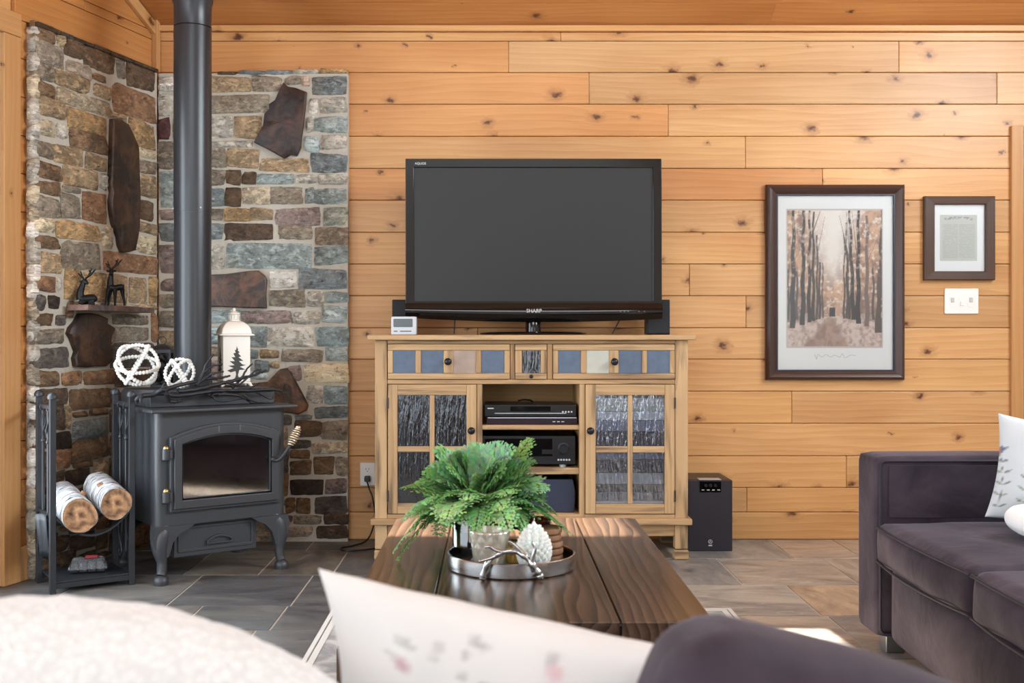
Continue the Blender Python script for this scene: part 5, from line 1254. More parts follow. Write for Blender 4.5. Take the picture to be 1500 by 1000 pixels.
# ---- fire tools hanging on both sides of the rack
def tool(name, label, x, y, parts, rz=0):
    t = thing(name, label, 'fire tool', MRk @ Vector((x, y, 0.0)), RA+rz, 'fire tools hanging in the rack')
    mb = MB(); mb.tube([(0, 0, 0.700), (0, 0, 0.30)], 0.0055, 10); mb.ball((0, 0, 0.58), 0.010); mb.build('rod', M['iron_dark'], t)
    mb = MB()
    for s_ in (0, PI): mb.tube([(0.009*math.sin(PI*i/16)*math.cos(s_+i*0.25), 0.009*math.sin(PI*i/16)*math.sin(s_+i*0.25), 0.585+0.11*i/16) for i in range(17)], 0.0035, 6)
    mb.tube([(0.012*math.cos(R(a)), 0, 0.712+0.012*math.sin(R(a))) for a in range(-90, 270, 30)], 0.003, 6, closed=True); mb.build('twisted_handle', M['iron_dark'], t)
    parts(t)
def shovel(t):
    mb = MB(); vs = []; fs = []
    for i in range(7):
        for j in range(7):
            u, v = j/6-0.5, i/6; w_ = 0.075*(1-0.15*v); vs.append((u*w_, -0.012+0.02*(2*u)**2*-1*(1-0.3*v)+0.012*v, 0.30-0.17*v))
    for i in range(6):
        for j in range(6): fs.append((i*7+j, i*7+j+1, i*7+j+8, i*7+j+7))
    mb.add(vs, fs); o = mb.build('shovel_pan', M['iron_dark'], t, smooth=60); md = o.modifiers.new('thick', 'SOLIDIFY'); md.thickness = 0.002
def brush(t):
    mb = MB(); mb.lathe([(0.006, 0.30), (0.02, 0.285), (0.022, 0.26), (0.0, 0.259)], n=16); mb.build('ferrule', M['iron_dark'], t)
    mb = MB()
    for k in range(60):
        a = rnd(0, 2*PI); r_ = 0.02*math.sqrt(rnd(0, 1)); mb.tube([(r_*math.cos(a), r_*math.sin(a), 0.2585), (r_*1.3*math.cos(a), r_*1.3*math.sin(a), 0.14)], 0.0012, 4)
    mb.build('bristles', M['black'], t)
def poker(t):
    mb = MB(); mb.tube(spline([(0, 0, 0.30), (0, 0, 0.16), (0, 0, 0.12)]), [0.0055]*16+[0.002], 8); mb.tube(spline([(0, 0, 0.2), (0.0, -0.02, 0.17), (0.0, -0.03, 0.19)]), 0.004, 8); mb.build('hook', M['iron_dark'], t)
def tongs(t):
    for s_ in (-1, 1):
        mb = MB(); mb.tube(spline([(0, s_*0.004, 0.32), (0, s_*0.022, 0.26), (0, s_*0.026, 0.2), (0, s_*0.008, 0.15), (0, s_*0.02, 0.11), (0, s_*0.004, 0.09)]), 0.0048, 8); mb.build('arm', M['iron_dark'], t)
tool('ash_shovel', 'black ash shovel hanging at the left side of the log rack, nearest the room', -hw, -0.045, shovel, R(-70))
tool('hearth_brush', 'black hearth brush hanging at the left side of the log rack, behind the shovel', -hw, 0.045, brush)
tool('fire_poker', 'black poker hanging at the right side of the log rack, nearest the room', hw, -0.045, poker)
tool('fire_tongs', 'black tongs hanging at the right side of the log rack, behind the poker', hw, 0.04, tongs)
# ---- pack of fire starters on the rack shelf
fp = thing('firestarter_pack', 'crinkled plastic pack of dark fire starters on the rack shelf', 'packet', MRk @ Vector((0.01, -0.01, 0.0485)), RA+R(-20))
for i in range(4):
    for j in range(2):
        mb = MB(); mb.box(-0.066+i*0.034, -0.036+i*0.034, -0.034+j*0.036, -0.002+j*0.036, 0.003, 0.042); mb.build('firestarter_block', M['black'], fp, bevel=0.003)
mb = MB()
for i in range(5): mb.box(-0.0685+i*0.034, -0.0675+i*0.034, -0.0365, -0.0355, 0.0, 0.046)
mb.box(-0.069, 0.069, -0.0365, -0.0355, 0.021, 0.024); mb.build('tray_grid', M['iron_dark'], fp)
nx, ny = 16, 10; vs = []; fs = []
for j in range(ny+1):
    for i in range(nx+1):
        u, v = i/nx*2-1, j/ny*2-1; e = max(abs(u), abs(v)); vs.append((u*0.074+rnd(-.003, .003), v*0.042+rnd(-.003, .003), 0.012+0.038*min(1, (1-e)*4)+rnd(0, .008)))
for j in range(ny):
    for i in range(nx): fs.append((j*(nx+1)+i, j*(nx+1)+i+1, (j+1)*(nx+1)+i+1, (j+1)*(nx+1)+i))
mb = MB(); mb.add(vs, fs); mb.build('wrapper', M['clear_wrap'], fp, smooth=20)
mb = MB(); mb.box(-0.01, 0.035, -0.02, 0.015, 0.062, 0.0625, M=Matrix.Rotation(R(6), 4, 'X')); mb.build('paper_label', M['red_paper'], fp)
# ================================================================ COFFEE TABLE, RUG
TZ = 0.47
def slab(mb, pts, z0, z1, along='y', mi=0, col=(1, 1, 1)):
    k = len(pts); vs = [(p[0], p[1], z0) for p in pts]+[(p[0], p[1], z1) for p in pts]; a, b = rnd(0, 20), rnd(0, 20)
    gc = [((v[1]+a, v[0]+b, v[2]) if along == 'y' else (v[0]+a, v[1]+b, v[2])) for v in vs]
    fs = [tuple(range(k-1, -1, -1)), tuple(range(k, 2*k))]+[(i, (i+1) % k, k+(i+1) % k, k+i) for i in range(k)]
    mb.add(vs, fs, None, mi, gc, col)
tcx, tcy = 0.066, 2.59
ct = thing('coffee_table', 'dark oiled oak coffee table with three wide top planks in the middle of the room', 'coffee table', (tcx, tcy, 0))
x0, x1, xa, xb, y0, y1 = -0.345, 0.345, -0.183, 0.171, -0.572, 0.572
mb = MB(); c = 0.018; g = 0.002
slab(mb, [(x0, y0+c), (x0+c, y0), (xa-g, y0), (xa-g, y1), (x0+c, y1), (x0, y1-c)], TZ-0.045, TZ); slab(mb, [(xa+g, y0), (xb-g, y0), (xb-g, y1), (xa+g, y1)], TZ-0.045, TZ); slab(mb, [(xb+g, y0), (x1-c, y0), (x1, y0+c), (x1, y1-c), (x1-c, y1), (xb+g, y1)], TZ-0.045, TZ)
slab(mb, [(x0+.01, y0+.01), (x1-.01, y0+.01), (x1-.01, y1-.01), (x0+.01, y1-.01)], TZ-0.05, TZ-0.008, col=(0.3, 0.3, 0.3))
mb.build('top', M['table'], ct, bevel=0.003)
mb = MB()
for a, b, c_, d in ((x0+.03, x1-.03, y0+.035, y0+.06), (x0+.03, x1-.03, y1-.06, y1-.035), (x0+.02, x0+.045, y0+.06, y1-.06), (x1-.045, x1-.02, y0+.06, y1-.06)): mb.box(a, b, c_, d, 0.33, TZ-0.0505)
mb.build('apron', M['table'], ct)
mb = MB(); mb.box(x0+.05, x1-.05, y0+.06, y1-.06, 0.10, 0.125); mb.build('lower_shelf', M['table'], ct)
for a in (x0-.012, x1-.063):
    for b in (y0+.01, y1-.085): 
        mb = MB(); mb.box(a, a+.075, b, b+.075, 0.0125, TZ-0.0505); mb.build('leg', M['table'], ct, bevel=0.004)
rg = thing('area_rug', 'grey mottled rug with pale border under the coffee table', 'rug', (0.14, 2.55, 0))
mb = MB(); mb.box(-0.68, 0.68, -1.35, 1.36, 0.001, 0.011); mb.build('pile', M['rug'], rg)
mb = MB(); rr = lambda d: [(-0.72+d, -1.39+d), (0.72-d, -1.39+d), (0.72-d, 1.4-d), (-0.72+d, 1.4-d)]
mb.ring(rr(0), rr(0.014), 0.001, 0.012, M=Matrix.Rotation(-PI/2, 4, 'X') @ Matrix.Diagonal((1, 1, -1, 1)) if False else Matrix(((1, 0, 0, 0), (0, 0, 1, 0), (0, 1, 0, 0), (0, 0, 0, 1))))
mb.ring(rr(0.02), rr(0.04), 0.001, 0.0125, M=Matrix(((1, 0, 0, 0), (0, 0, 1, 0), (0, 1, 0, 0), (0, 0, 0, 1))))
mb.build('border', M['rug_edge'], rg)

# ================================================================ TRAY AND WHAT STANDS ON IT
TX, TY = 0.042, 2.50
tr_ = thing('round_tray', 'round pewter tray with antler handles on the coffee table', 'tray', (TX, TY, TZ+0.0005))
mb = MB(); r = 0.146
mb.lathe([(0, 0), (r-0.003, 0), (r, 0.003), (r+0.001, 0.015), (r, 0.033), (r-0.0015, 0.0345), (r-0.0045, 0.033), (r-0.005, 0.008), (r-0.009, 0.005), (0, 0.0045)], n=96, rf=lambda a, z: 1+0.002*math.sin(a*17)*math.sin(a*5)); mb.build('tray_plate', M['tray_metal'], tr_, smooth=40)
YH = TY-0.150
def hp(zx, zy, dy=0.0):
    px, py = 620+zx/5.554, 700+zy/5.554; Y = YH+dy; return Vector((X(px, Y)-TX, Y-TY, Z(py, Y)-TZ))
def antler_handle(Mx=None):
    mb = MB()
    main = spline([hp(485, 815, .002), hp(505, 740, -.004), hp(555, 655, -.004), hp(640, 608), hp(735, 598, .004), hp(820, 635, .002), hp(885, 700, -.002), hp(925, 755, -.003), hp(955, 800, .002)], 6)
    k = len(main); mb.tube(main, [0.0062+0.0012*math.sin(i*0.9)+0.0015*abs(i/k-.5) for i in range(k)], 12, M=Mx)
    mb.tube(spline([hp(650, 606), hp(580, 585, -.004), hp(540, 560, -.006), hp(500, 565, -.008)], 5), [0.0058-0.0002*i for i in range(16)], 10, M=Mx)
    mb.tube(spline([hp(600, 630, -.003), hp(540, 655, -.008), hp(490, 670, -.012), hp(455, 680, -.014)], 5), [0.0056-0.0002*i for i in range(16)], 10, M=Mx)
    mb.tube(spline([hp(840, 640, .002), hp(780, 580, .004), hp(730, 535, .006), hp(695, 515, .006)], 5), [0.0056-0.0002*i for i in range(16)], 10, M=Mx)
    mb.tube(spline([hp(880, 690), hp(895, 630, -.003), hp(908, 570, -.003), hp(884, 520, -.002)], 5), [0.0062-0.00022*i for i in range(16)], 10, M=Mx)
    mb.ball(hp(950, 800, .001), 0.009, M=Mx); mb.ball(hp(487, 810, .001), 0.008, M=Mx)
    return mb
antler_handle().build('antler_handle', M['tray_metal'], tr_, smooth=180)
antler_handle(rotz(PI)).build('antler_handle', M['tray_metal'], tr_, smooth=180)
BZ = TZ+0.0055
VX, VY = X(700, 2.575), 2.575
va = thing('glass_vase', 'smoky glass cylinder vase holding the fern on the tray', 'vase', (VX, VY, BZ))
mb = MB(); mb.lathe([(0, 0), (0.058, 0), (0.0605, 0.003), (0.0605, 0.114), (0.0595, 0.1155), (0.0585, 0.114), (0.057, 0.012), (0, 0.011)], n=48); mb.build('glass_wall', M['vase_glass'], va)
mb = MB(); mb.lathe([(0, 0.0115), (0.0555, 0.0125), (0.056, 0.045), (0.05, 0.05), (0, 0.052)], n=32); mb.build('dark_filling', plain('dark pebbles', srgb(38, 44, 52), 0.4, noise=0.5, nscale=90, bump=0.8), va)
fe = thing('fern', 'bushy green fern with drooping fronds growing from the glass vase', 'plant', (VX, VY, BZ+0.055))
rf_ = random.Random(21)
def frond(az, el, L, droop, w=0.40, green=None, root=0.03, pinn=12):
    d = Vector((math.cos(az)*math.cos(el), math.sin(az)*math.cos(el), math.sin(el)))
    side = Vector((-math.sin(az), math.cos(az), 0)); roll = rf_.uniform(-0.45, 0.45)
    r0 = Vector((math.cos(az)*root, math.sin(az)*root, 0.0)); sway = rf_.uniform(-.15, .15)
    def P(t): return r0*(0.4+0.6*min(1, t*2))+Vector((0, 0, 0.058*min(1, t*4)))+d*(t*L)-Vector((0, 0, 1))*droop*L*t*t+side*(sway*L*t*t)
    g = green or rf_.choice([(128, 176, 112), (146, 192, 126), (106, 156, 98), (164, 202, 142), (132, 178, 134)])
    mb = MB(); N_ = 16; pts = [P(i/N_) for i in range(N_+1)]
    mb.tube(pts, [0.0017*(1-0.7*i/N_) for i in range(N_+1)], 5, mi=1)
    for k in range(pinn):
        t = 0.28+0.70*k/(pinn-1); p = P(t); tg = (P(min(1, t+.02))-P(t-.02)).normalized()
        sd = tg.cross(Vector((0, 0, 1))); sd = sd.normalized() if sd.length > 1e-3 else side; nr = sd.cross(tg).normalized()
        sd = sd*math.cos(roll)+nr*math.sin(roll); nr = sd.cross(tg).normalized()
        lp = (w*L*(1-((t-0.28)/0.74))**0.75+0.005)*rf_.uniform(0.8, 1.15)
        for sg in (-1, 1):
            pd = (sd*sg*0.86+tg*0.55+nr*rf_.uniform(-.12, .15)).normalized(); ps = pd.cross(nr).normalized(); m = max(2, min(7, int(lp/0.0085)))
            mb.tube([p, p+pd*lp*0.9-nr*(lp*0.16)], [0.0007, 0.0004], 3, mi=1)
            for j in range(m+1):
                f = (j+0.7)/(m+1.2); b = p+pd*(lp*f)-nr*(lp*0.18*f*f); ll = lp*0.26*(1-0.65*f)+0.0055
                for s2 in ((-1, 1) if j < m else (0,)):
                    ld = (ps*s2*0.85+pd*0.6+nr*rf_.uniform(-.2, .2)).normalized() if s2 else pd; lw = ld.cross(nr).normalized(); hw_ = ll*0.34
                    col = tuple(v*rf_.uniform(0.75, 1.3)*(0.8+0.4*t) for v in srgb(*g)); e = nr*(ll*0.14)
                    mb.add([b, b+ld*ll*0.30+lw*hw_*0.8, b+ld*ll*0.7+lw*hw_*0.9, b+ld*ll-e, b+ld*ll*0.7-lw*hw_*0.9, b+ld*ll*0.30-lw*hw_*0.8, b+ld*ll*0.5+e*0.6],
                           [(0, 1, 6), (1, 2, 6), (2, 3, 6), (3, 4, 6), (4, 5, 6), (5, 0, 6)], None, 0, None, col)
    mb.build('frond', [M['leaf'], M['stem']], fe, smooth=180)
NF = 40
for k in range(NF):
    u = (k+0.5)/NF; az = k*2.39996+rf_.uniform(-.25, .25); el = R(86)*(1-u)**0.8+R(14)*u+rf_.uniform(-.1, .1)
    front = math.cos(az+PI/2)         # 1 where the frond leans towards the room
    L = rf_.uniform(0.175, 0.215)+0.02*(1-u)
    if front > 0.45: el = max(el, R(43)); L *= 0.8
    frond(az, el, L, rf_.uniform(0.2, 0.4)+0.55*u, w=rf_.uniform(0.34, 0.44))
for k in range(12):
    az = R(-20)+R(220)*k/11+rf_.uniform(-.15, .15); frond(az, R(rf_.uniform(20, 50)), rf_.uniform(0.10, 0.14), rf_.uniform(0.4, 0.8), w=0.5, pinn=7)
# the long sprays that stand out of the bush
frond(R(176), R(46), 0.215, 0.50, 0.30, (140, 186, 104)); frond(R(196), R(20), 0.17, 1.0, 0.22, (132, 184, 98)); frond(R(8), R(55), 0.235, 0.62, 0.26, (128, 176, 100))
frond(R(12), R(64), 0.235, 0.22, 0.24, (130, 178, 104)); frond(R(345), R(46), 0.22, 0.75, 0.28, (112, 166, 96)); frond(R(165), R(66), 0.215, 0.45, 0.3, (130, 180, 110)); frond(R(335), R(20), 0.15, 1.0, 0.40, (130, 176, 110)); 
# ---- votive, candle, coasters, small glasses
VoX, VoY = X(717, 2.485), 2.452
vo = thing('glass_votive', 'diamond cut mercury glass votive at the front of the tray', 'candle holder', (VoX, VoY, BZ))
Hh = 0.088; pr = [(0, 0), (0.030, 0)]+[(0.0315+0.0145*i/40, 0.002+(Hh-0.002)*i/40) for i in range(41)]+[(0.0435, Hh+0.0005), (0.043, Hh-0.002), (0.030, 0.008), (0, 0.008)]
def dia(a, z):
    if z <= 0.003 or z >= Hh-0.003: return 1.0
    p = 11*a/2+z*190/2*1.0; q = 11*a/2-z*190/2; return 1.015-0.05*min(1, min(abs(math.sin(p)), abs(math.sin(q)))*1.4)**0.7*0.0+0.03*(min(abs(math.sin(p)), abs(math.sin(q))))
mb = MB(); mb.lathe(pr, n=132, rf=dia); mb.build('cut_glass', M['mercury'], vo, smooth=25)
mb = MB(); mb.lathe([(0, 0.03), (0.030, 0.031), (0.0305, 0.036), (0, 0.036)], n=24); mb.build('candle', M['wax'], vo)
PX2, PY2 = X(782, 2.43), 2.425
pn = thing('pinecone_candle', 'white wax pinecone candle at the front right of the tray', 'candle', (PX2, PY2, BZ))
mb = MB(); Hc = 0.108; rad = lambda f: 0.034*math.sin(PI*min(1, (f*0.86+0.12)))**0.75*(1.0 if f < .9 else 1)
mb.lathe([(0, 0)]+[(rad(i/16)*0.92*(1 if i < 16 else 0), Hc*0.94*i/16) for i in range(17)], n=24)
for r_ in range(13):
    f = (r_+0.4)/13; ns = max(5, int(15*rad(f)/0.034)); 
    for k in range(ns):
        a = 2*PI*(k+0.5*(r_ % 2))/ns; q_ = rad(f); b = Vector((q_*math.cos(a), q_*math.sin(a), Hc*0.94*f)); o_ = Vector((math.cos(a), math.sin(a), 0))
        Mx = Matrix.Translation(b) @ (o_+Vector((0, 0, 0.75))).to_track_quat('Z', 'X').to_matrix().to_4x4()
        mb.tube([(0, 0, -0.006), (0, 0, 0.001), (0, 0, 0.006), (0, 0, 0.0085)], [0.006, 0.0066, 0.004, 0.0005], 6, M=Mx)
mb.tube([(0, 0, Hc*0.9), (0, 0, Hc*0.96), (0, 0, Hc+0.004)], [0.010, 0.006, 0.0005], 8)
tag_o = mb.build('wax_cone', M['wax'], pn, smooth=30)
mb = MB(); mb.cyl((0, 0, Hc), (0.001, 0, Hc+0.010), 0.0008, n=6); mb.build('wick', M['wax'], pn)
cxs, cys = X(797, 2.545), 2.545
for k in range(5):
    mb = MB(); r_ = 0.0445*(1-0.015*k); mb.lathe([(0, 0), (r_*0.93, 0), (r_, 0.004), (r_, 0.0115), (r_*0.97, 0.0145), (0, 0.0150)], n=40); mb.c = [(0.8+0.1*k*0.5,)*3]*len(mb.v)
    o = mb.build('coaster', M['coaster'], loc=(cxs+rnd(-.003, .003), cys+rnd(-.003, .003), BZ+k*0.0155), rz=rnd(0, 6))
    tag(o, 'round wooden coaster, %s in the stack on the tray' % ['lowest', 'second from the bottom', 'middle one', 'second from the top', 'topmost'][k], 'coaster', 'wooden coasters stacked on the tray')
rg_ = thing('ruby_votive', 'ruby red glass candle cup behind the coasters', 'candle holder', (X(785, 2.618), 2.618-0.02, BZ))
mb = MB(); mb.lathe([(0, 0), (0.022, 0), (0.028, 0.006), (0.034, 0.06), (0.0355, 0.086), (0.0335, 0.086), (0.031, 0.06), (0, 0.055)], n=36); mb.build('cup', M['red_glass'], rg_)
mb = MB(); mb.lathe([(0.0357, 0.084), (0.0365, 0.0865), (0.0345, 0.0885), (0.0332, 0.0865)], n=36); mb.build('rim', M['tray_metal'], rg_)
am = MB(); am.lathe([(0, 0), (0.014, 0), (0.019, 0.012), (0.018, 0.034), (0.012, 0.044), (0.010, 0.043), (0.015, 0.03), (0, 0.012)], n=28)
tag(am.build('amber_votive', M['amber_glass'], loc=(X(752, 2.53), 2.525, BZ)), 'tiny amber glass cup between the fern and the pinecone candle', 'candle holder')

# ================================================================ UPHOLSTERY
def soft_box(hx, hy, hz, r, crown=(0, 0, 0), n=14, wr=0.0, seed=0, p=None):
    """rounded, slightly crowned cushion block centred on the origin"""
    vs = []; idx = {}; fs = []
    def key(a, b, c): return (round(a, 5), round(b, 5), round(c, 5))
    def vert(a, b, c):
        k = key(a, b, c)
        if k in idx: return idx[k]
        q = [a*hx, b*hy, c*hz]; inn = [max(-h+r, min(h-r, v)) for v, h in zip(q, (hx, hy, hz))]
        e = Vector(q)-Vector(inn)
        if e.length > 1e-9: w = Vector(inn)+e.normalized()*r*min(1.0, max(abs(x)/r for x in e))
        else: w = Vector(q)
        cr = [crown[0]*(1-b*b)*(1-c*c)*a, crown[1]*(1-a*a)*(1-c*c)*b, crown[2]*(1-a*a)*(1-b*b)*c]
        w += Vector(cr)
        if wr:
            from mathutils import noise as mn
            s = mn.noise(Vector((w.x*7+seed, w.y*7, w.z*7)))*wr+mn.noise(Vector((w.x*22+seed, w.y*9, w.z*3)))*wr*0.35
            d = w.normalized(); w += d*s
        idx[k] = len(vs); vs.append(w); return idx[k]
    def lin_(i): 
        t = 2*i/n-1; return math.copysign(abs(t)**0.75, t)
    for ax in range(3):
        for sg in (-1, 1):
            for i in range(n):
                for j in range(n):
                    q = []
                    for (u, v) in ((i, j), (i+1, j), (i+1, j+1), (i, j+1)):
                        c = [0, 0, 0]; c[ax] = sg; c[(ax+1) % 3] = lin_(u); c[(ax+2) % 3] = lin_(v); q.append(vert(*c))
                    fs.append(tuple(q))
    mb = MB(); mb.add(vs, fs); return mb
def place(o, loc, rot=(0, 0, 0)): o.location = loc; o.rotation_euler = rot; return o
# ---- sofa on the right
so = thing('velvet_sofa', 'plum velvet sofa with low square arm at the right', 'sofa', (1.62, 2.55, 0))
def at(o, x, y, z, rot=(0, 0, 0)): return place(o, (x-1.62, y-2.55, z), rot)
at(soft_box(0.435, 0.09, 0.2825, 0.022, (0.0, 0.004, 0.004), 16).build('arm', M['velvet'], so, smooth=180), 1.628, 3.49, 0.3375)
def piping(pts, name='piping', r=0.0042, closed=True):
    mb = MB(); mb.tube(pts, r, 8, closed=closed); return mb.build(name, M['piping'], so, smooth=180)
yy = 3.397
piping([(x-1.62, yy-2.55, z) for x, z in rrect(1.205, 2.05, 0.07, 0.607, 0.018)])
mb = MB(); pts = rrect(1.232, 2.03, 0.43, 0.594, 0.008); mb.prism([(x-1.62, z) for x, z in pts], 3.396-2.55, 3.4-2.55); mb.build('arm_panel', M['velvet'], so, bevel=0.002)
at(soft_box(0.39, 0.69, 0.12, 0.03, (0.03, 0, 0), 18, 0.004, 3).build('base', M['velvet'], so, smooth=180), 1.618, 2.705, 0.165)
for k, (ya, yb) in enumerate(((2.715, 3.388), (2.03, 2.705))):
    c = soft_box(0.405, (yb-ya)/2, 0.068, 0.03, (0.028, 0.006, 0.022), 30, 0.009, 5+k*7).build('seat_cushion', M['velvet'], so, smooth=180)
    at(c, 1.592+(0.0 if k == 0 else -0.006), (ya+yb)/2, 0.352)
    h = (yb-ya)/2
    for zz_ in (0.052, -0.052):
        mb = MB(); pts = []
        for i in range(41):
            b = 2*i/40-1; pts.append((-0.403-0.024*(1-b*b)*0.8, b*(h-0.008), zz_+(0.004 if zz_ > 0 else -0.004)*(1-b*b)))
        pts = [(-0.15, -h+0.002, zz_), (-0.38, -h+0.002, zz_)]+pts+[(-0.38, h-0.002, zz_), (-0.15, h-0.002, zz_)]
        mb.tube(spline(pts, 3), 0.0042, 8); mb.build('cushion_piping', M['piping'], c, smooth=180)
at(soft_box(0.10, 0.82, 0.33, 0.03, (0, 0, 0.004), 12).build('backrest', M['velvet'], so, smooth=180), 2.16, 2.76, 0.385)
at(soft_box(0.435, 0.09, 0.2825, 0.022, (0.0, 0.004, 0.004), 10).build('arm', M['velvet'], so, smooth=180), 1.628, 1.925, 0.3375)
for x, y in ((1.235, 3.43), (2.0, 3.43), (1.235, 1.90), (2.0, 1.90)):
    mb = MB(); mb.box(x-1.62, x-1.62+0.06, y-2.55, y-2.55+0.06, 0, 0.054); mb.build('foot', M['sofa_foot'], so, bevel=0.003)
# ---- printed pillows
def pillow(name, label, w, h, t, fn, mat, loc, rot, n=70, ear=0.08, earz=None, wr=0.004, seed=1):
    from mathutils import noise as mn
    vs = []; fs = []; cols = []; gu = np.linspace(-1, 1, n); U, V = np.meshgrid(gu, gu)
    cf = np.clip(fn((U.ravel()+1)/2, (V.ravel()+1)/2), 0, 1); m = n*n
    for sd in (-1, 1):
        for j in range(n):
            for i in range(n):
                u, v = gu[i], gu[j]; th = t/2*((1-u**2)*(1-v**2))**0.42
                th *= 1+0.12*mn.noise(Vector((u*2+seed, v*2, sd*3)))
                x = u*w/2*(1-ear*(1-v*v)**1.0); z = v*h/2*(1-(ear if earz is None else earz)*(1-u*u)**1.0)
                wv = wr*mn.noise(Vector((u*5+seed, v*3, 0)))*((1-u**2)*(1-v**2))**0.3
                vs.append((x, sd*(th+0.0005)+wv, z)); cols.append(tuple(cf[j*n+i]))
        for j in range(n-1):
            for i in range(n-1):
                b = (0 if sd < 0 else m); a = b+j*n+i; fs.append((a, a+1, a+n+1, a+n))
    rim = [i for i in range(n)]+[j*n+n-1 for j in range(1, n)]+[(n-1)*n+i for i in range(n-2, -1, -1)]+[j*n for j in range(n-2, 0, -1)]
    for q_ in range(len(rim)): a, b = rim[q_], rim[(q_+1) % len(rim)]; fs.append((a, b, m+b, m+a))
    mb = MB(); mb.add(vs, fs, None, 0, [Vector(p) for p in vs], cols); o = mb.build(name, mat, smooth=180); place(o, loc, rot); return tag(o, label, 'pillow', None)
def seg(u, v, x0, y0, x1, y1):
    d = np.array([x1-x0, y1-y0]); t = np.clip(((u-x0)*d[0]+(v-y0)*d[1])/(d@d), 0, 1); return np.hypot(u-(x0+t*d[0]), v-(y0+t*d[1])), t
def dab(c, k, col, a=1.0): return c+(lin(col)-c)*(np.clip(k, 0, 1)*a)[:, None]
def leaf(c, u, v, x, y, ang, l, w, col, a=0.9):
    du, dv = u-x, v-y; p = du*math.cos(ang)+dv*math.sin(ang); q = -du*math.sin(ang)+dv*math.cos(ang); f = np.clip(p/l, 0, 1)
    return dab(c, (w*np.sin(np.pi*f)*((p > 0)*(p < l))-np.abs(q))/0.004+0.0, col, a)
def botanic(u, v):
    c = np.zeros((len(u), 3)); c[:] = lin((206, 212, 216)); r = random.Random(4)
    for i in range(7):
        x0 = 0.06+0.14*i+r.uniform(-.02, .02); lean = r.uniform(-.08, .1); top_ = r.uniform(0.55, 0.92); base = r.uniform(0.02, 0.2)
        for k in range(6):
            a, b = base+(top_-base)*k/6, base+(top_-base)*(k+1)/6; d, _ = seg(u, v, x0+lean*(k/6)**2, a, x0+lean*((k+1)/6)**2, b); c = dab(c, (0.0035-d)/0.003, (96, 104, 96), 0.9)
            for s in (-1, 1):
                c = leaf(c, u, v, x0+lean*((k+.5)/6)**2, (a+b)/2, R(90-s*48), r.uniform(.05, .08), 0.012, r.choice([(120, 140, 112), (104, 116, 110), (140, 158, 132)]), 0.8)
        xt = x0+lean
        if i % 2 == 0:
            for s, cc in ((-0.018, (196, 92, 86)), (0.018, (90, 112, 150)), (0.0, (206, 112, 96))): c = leaf(c, u, v, xt+s*0.3, top_-0.10, R(90)-s*12, 0.11, 0.020, cc, 0.9)
            c = leaf(c, u, v, xt, top_-0.12, R(90), 0.05, 0.02, (120, 150, 96), .9)
        else:
            for k in range(7): 
                d = np.hypot(u-(xt+r.uniform(-.03, .03)), v-(top_+r.uniform(-.04, .03))); c = dab(c, (0.012-d)/0.004, r.choice([(186, 78, 120), (170, 110, 150), (200, 130, 150)]), 0.85)
    return c
pillow('floral_pillow', 'white pillow printed with flowers and stems standing on the velvet sofa', 0.44, 0.31, 0.13, botanic, M['fabric_print'], (1.685, 3.17, 0.584), (R(-10), R(8), R(-18)), 90)
fu = soft_box(0.15, 0.11, 0.036, 0.034, (0, 0, 0.012), 60, 0.03, 9); fo = fu.build('fur_throw', M['fur'], smooth=180); place(fo, (1.59, 3.0, 0.488), (0, 0, R(15)))
tag(fo, 'fluffy white throw bunched on the sofa seat in front of the floral pillow', 'throw')
# ---- the near sofa, with its back towards the camera
ns = thing('near_sofa', 'plum velvet back cushion of the near sofa at the bottom right', 'sofa', (0.05, 1.15, 0))
def an(o, x, y, z, rot=(0, 0, 0)): return place(o, (x-0.05, y-1.15, z), rot)
an(soft_box(0.93, 0.07, 0.29, 0.03, (0, 0, 0), 10).build('backrest', M['velvet'], ns, smooth=180), 0.05, 0.72, 0.345)
an(soft_box(0.86, 0.42, 0.09, 0.03, (0, 0, 0), 10).build('base', M['velvet'], ns, smooth=180), 0.05, 1.22, 0.145)
an(soft_box(0.85, 0.40, 0.05, 0.03, (0, 0.01, 0.0), 10).build('seat_cushion', M['velvet'], ns, smooth=180), 0.05, 1.235, 0.29)
for s in (-1, 1): an(soft_box(0.09, 0.46, 0.25, 0.03, (0, 0, 0), 10).build('arm', M['velvet'], ns, smooth=180), 0.05+s*0.95, 1.2, 0.305)
bc = soft_box(0.32, 0.075, 0.205, 0.05, (0.0, 0.03, 0.03), 24, 0.004, 2).build('back_cushion', M['velvet'], ns, smooth=180); an(bc, 0.369, 0.885, 0.468, (R(0), R(22), R(0)))
mb = MB(); pts = [( -0.300+0.60*i/40, -0.045, 0.188+0.026*(1-(2*i/40-1)**2)) for i in range(41)]; mb.tube(pts, 0.004, 8); mb.build('cushion_piping', M['piping'], bc, smooth=180)
def faded(u, v):
    c = np.zeros((len(u), 3)); c[:] = lin((212, 209, 206)); r = random.Random(8)
    for i in range(46):
        x, y = r.uniform(.08, .97), r.choice([r.uniform(.82, .97), r.uniform(.84, .97), r.uniform(.1, .8)]); c = leaf(c, u, v, x, y, R(r.uniform(-30, 60)), r.uniform(.03, .06), r.uniform(.009, .016), r.choice([(176, 172, 168), (156, 152, 150), (190, 184, 178), (136, 132, 132)]), 0.6)
    for i in range(14):
        x, y = r.uniform(.1, .95), r.uniform(.78, .95); d = np.hypot(u-x, v-y); c = dab(c, (0.022-d)/0.012, r.choice([(206, 160, 166), (214, 178, 180), (170, 120, 128)]), 0.7)
    d = np.abs(v-0.74); c = dab(c, (0.003-d)/0.003, (196, 192, 188), 0.5)
    return c
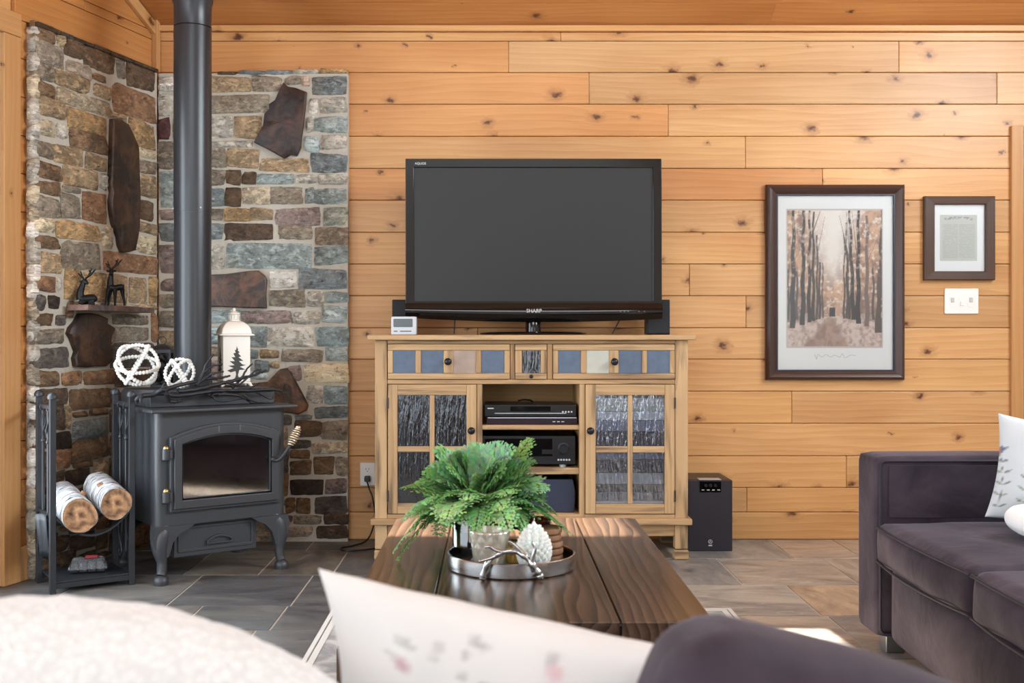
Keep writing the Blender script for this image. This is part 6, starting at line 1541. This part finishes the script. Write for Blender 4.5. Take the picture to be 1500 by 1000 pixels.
pillow('white_print_pillow', 'white pillow with faded floral print leaning on the near sofa, corner pointing up', 0.50, 0.36, 0.15, faded, M['fabric_print'], (0.048, 1.03, 0.561), (R(10), R(12), 0), 90, 0.20, 0.05, 0.010)
from mathutils import noise as mnoise
mb = MB(); vs = []; fs = []; nu, nv = 150, 90; pw = 2.5
for j in range(nv+1):
    la = -PI/2+PI*j/nv
    for i in range(nu):
        lo = 2*PI*i/nu; sg = lambda c, e: math.copysign(abs(c)**e, c)
        p = Vector((0.37*sg(math.cos(la), 2/pw)*sg(math.cos(lo), 2/pw), 0.085*sg(math.cos(la), 2/pw)*sg(math.sin(lo), 2/pw), 0.222*sg(math.sin(la), 2/pw)))
        n_ = Vector((p.x/0.14, p.y/0.0072, p.z/0.05)).normalized()
        a = mnoise.noise(p*75)*0.0022+mnoise.noise(p*34)*0.0022+mnoise.noise(p*9)*0.004; p += n_*a; vs.append(p)
for j in range(nv):
    for i in range(nu): fs.append((j*nu+i, j*nu+(i+1) % nu, (j+1)*nu+(i+1) % nu, (j+1)*nu+i))
mb.add(vs, fs); sh = mb.build('sherpa_pillow', M['sherpa'], smooth=180); place(sh, (-0.44, 0.905, 0.560))
tag(sh, 'fluffy white sherpa pillow on the near sofa at the bottom left', 'pillow')

# ================================================================ CAMERA AND LIGHT
cam = bpy.data.cameras.new('camera'); co = bpy.data.objects.new('camera', cam); C.objects.link(co)
cam.sensor_width = 36; cam.lens = 36*FPX/1500; cam.shift_x = (750-HX)/1500; cam.shift_y = -(500-HY)/1500
co.location = (0, 0, 1.0); co.rotation_euler = (PI/2, 0, 0); cam.clip_start = 0.05
cam.dof.use_dof = True; cam.dof.focus_distance = 4.2; cam.dof.aperture_fstop = 7.0
bpy.context.scene.camera = co
LC = (0.80, 0.91, 1.0)
def area(name, loc, rot, sx, sy, power, col):
    l = bpy.data.lights.new(name, 'AREA'); l.shape = 'RECTANGLE'; l.size = sx; l.size_y = sy; l.energy = power; l.color = col
    o = bpy.data.objects.new(name, l); C.objects.link(o); o.location = loc; o.rotation_euler = rot; return o
for a, b in wins: area('window_daylight', ((a+b)/2, -2.57, 1.55), (R(90), 0, 0), b-a, 2.3, 38*(b-a), LC)
q = ML @ Vector((-0.73, -0.03, 1.15)); area('door_daylight', q, (R(90), 0, AL+PI), 1.0, 1.9, 60, LC)
q = ML @ Vector((-4.1, -0.03, 1.25)); area('window_daylight', q, (R(90), 0, AL+PI), 3.7, 1.8, 62, LC)
area('window_daylight', (XR-0.03, 2.55, 2.73), (R(78), 0, R(90)), 2.4, 0.8, 165, LC)
q = MN @ Vector((0, 2.97, -0.02)); area('roof_fill', q, (math.atan2(zr_-3.24, 3.3)*1.0, 0, 0), 3.1, 1.0, 90, LC)  # added fill lamp below an unseen roof opening
su = bpy.data.lights.new('sun', 'SUN'); su.energy = 38.0; su.angle = R(0.6); su.color = (1.0, 0.95, 0.88); sun_o = bpy.data.objects.new('sun', su); C.objects.link(sun_o)
sun_o.rotation_euler = SUN.to_track_quat('-Z', 'Y').to_euler(); sun_o.location = (0, 0, 8)
sc = bpy.context.scene
wd = bpy.data.worlds.new('daylight'); sc.world = wd; wd.use_nodes = True
bg = wd.node_tree.nodes['Background']; bg.inputs[0].default_value = (0.86, 0.93, 1.0, 1); bg.inputs[1].default_value = 2.0
sc.view_settings.view_transform = 'Standard'; sc.view_settings.look = 'None'; sc.view_settings.gamma = 1.0; sc.view_settings.use_curve_mapping = False
sc.view_settings.exposure = -0.08
sc.cycles.max_bounces = 8; sc.cycles.transparent_max_bounces = 16; sc.cycles.sample_clamp_indirect = 6.0
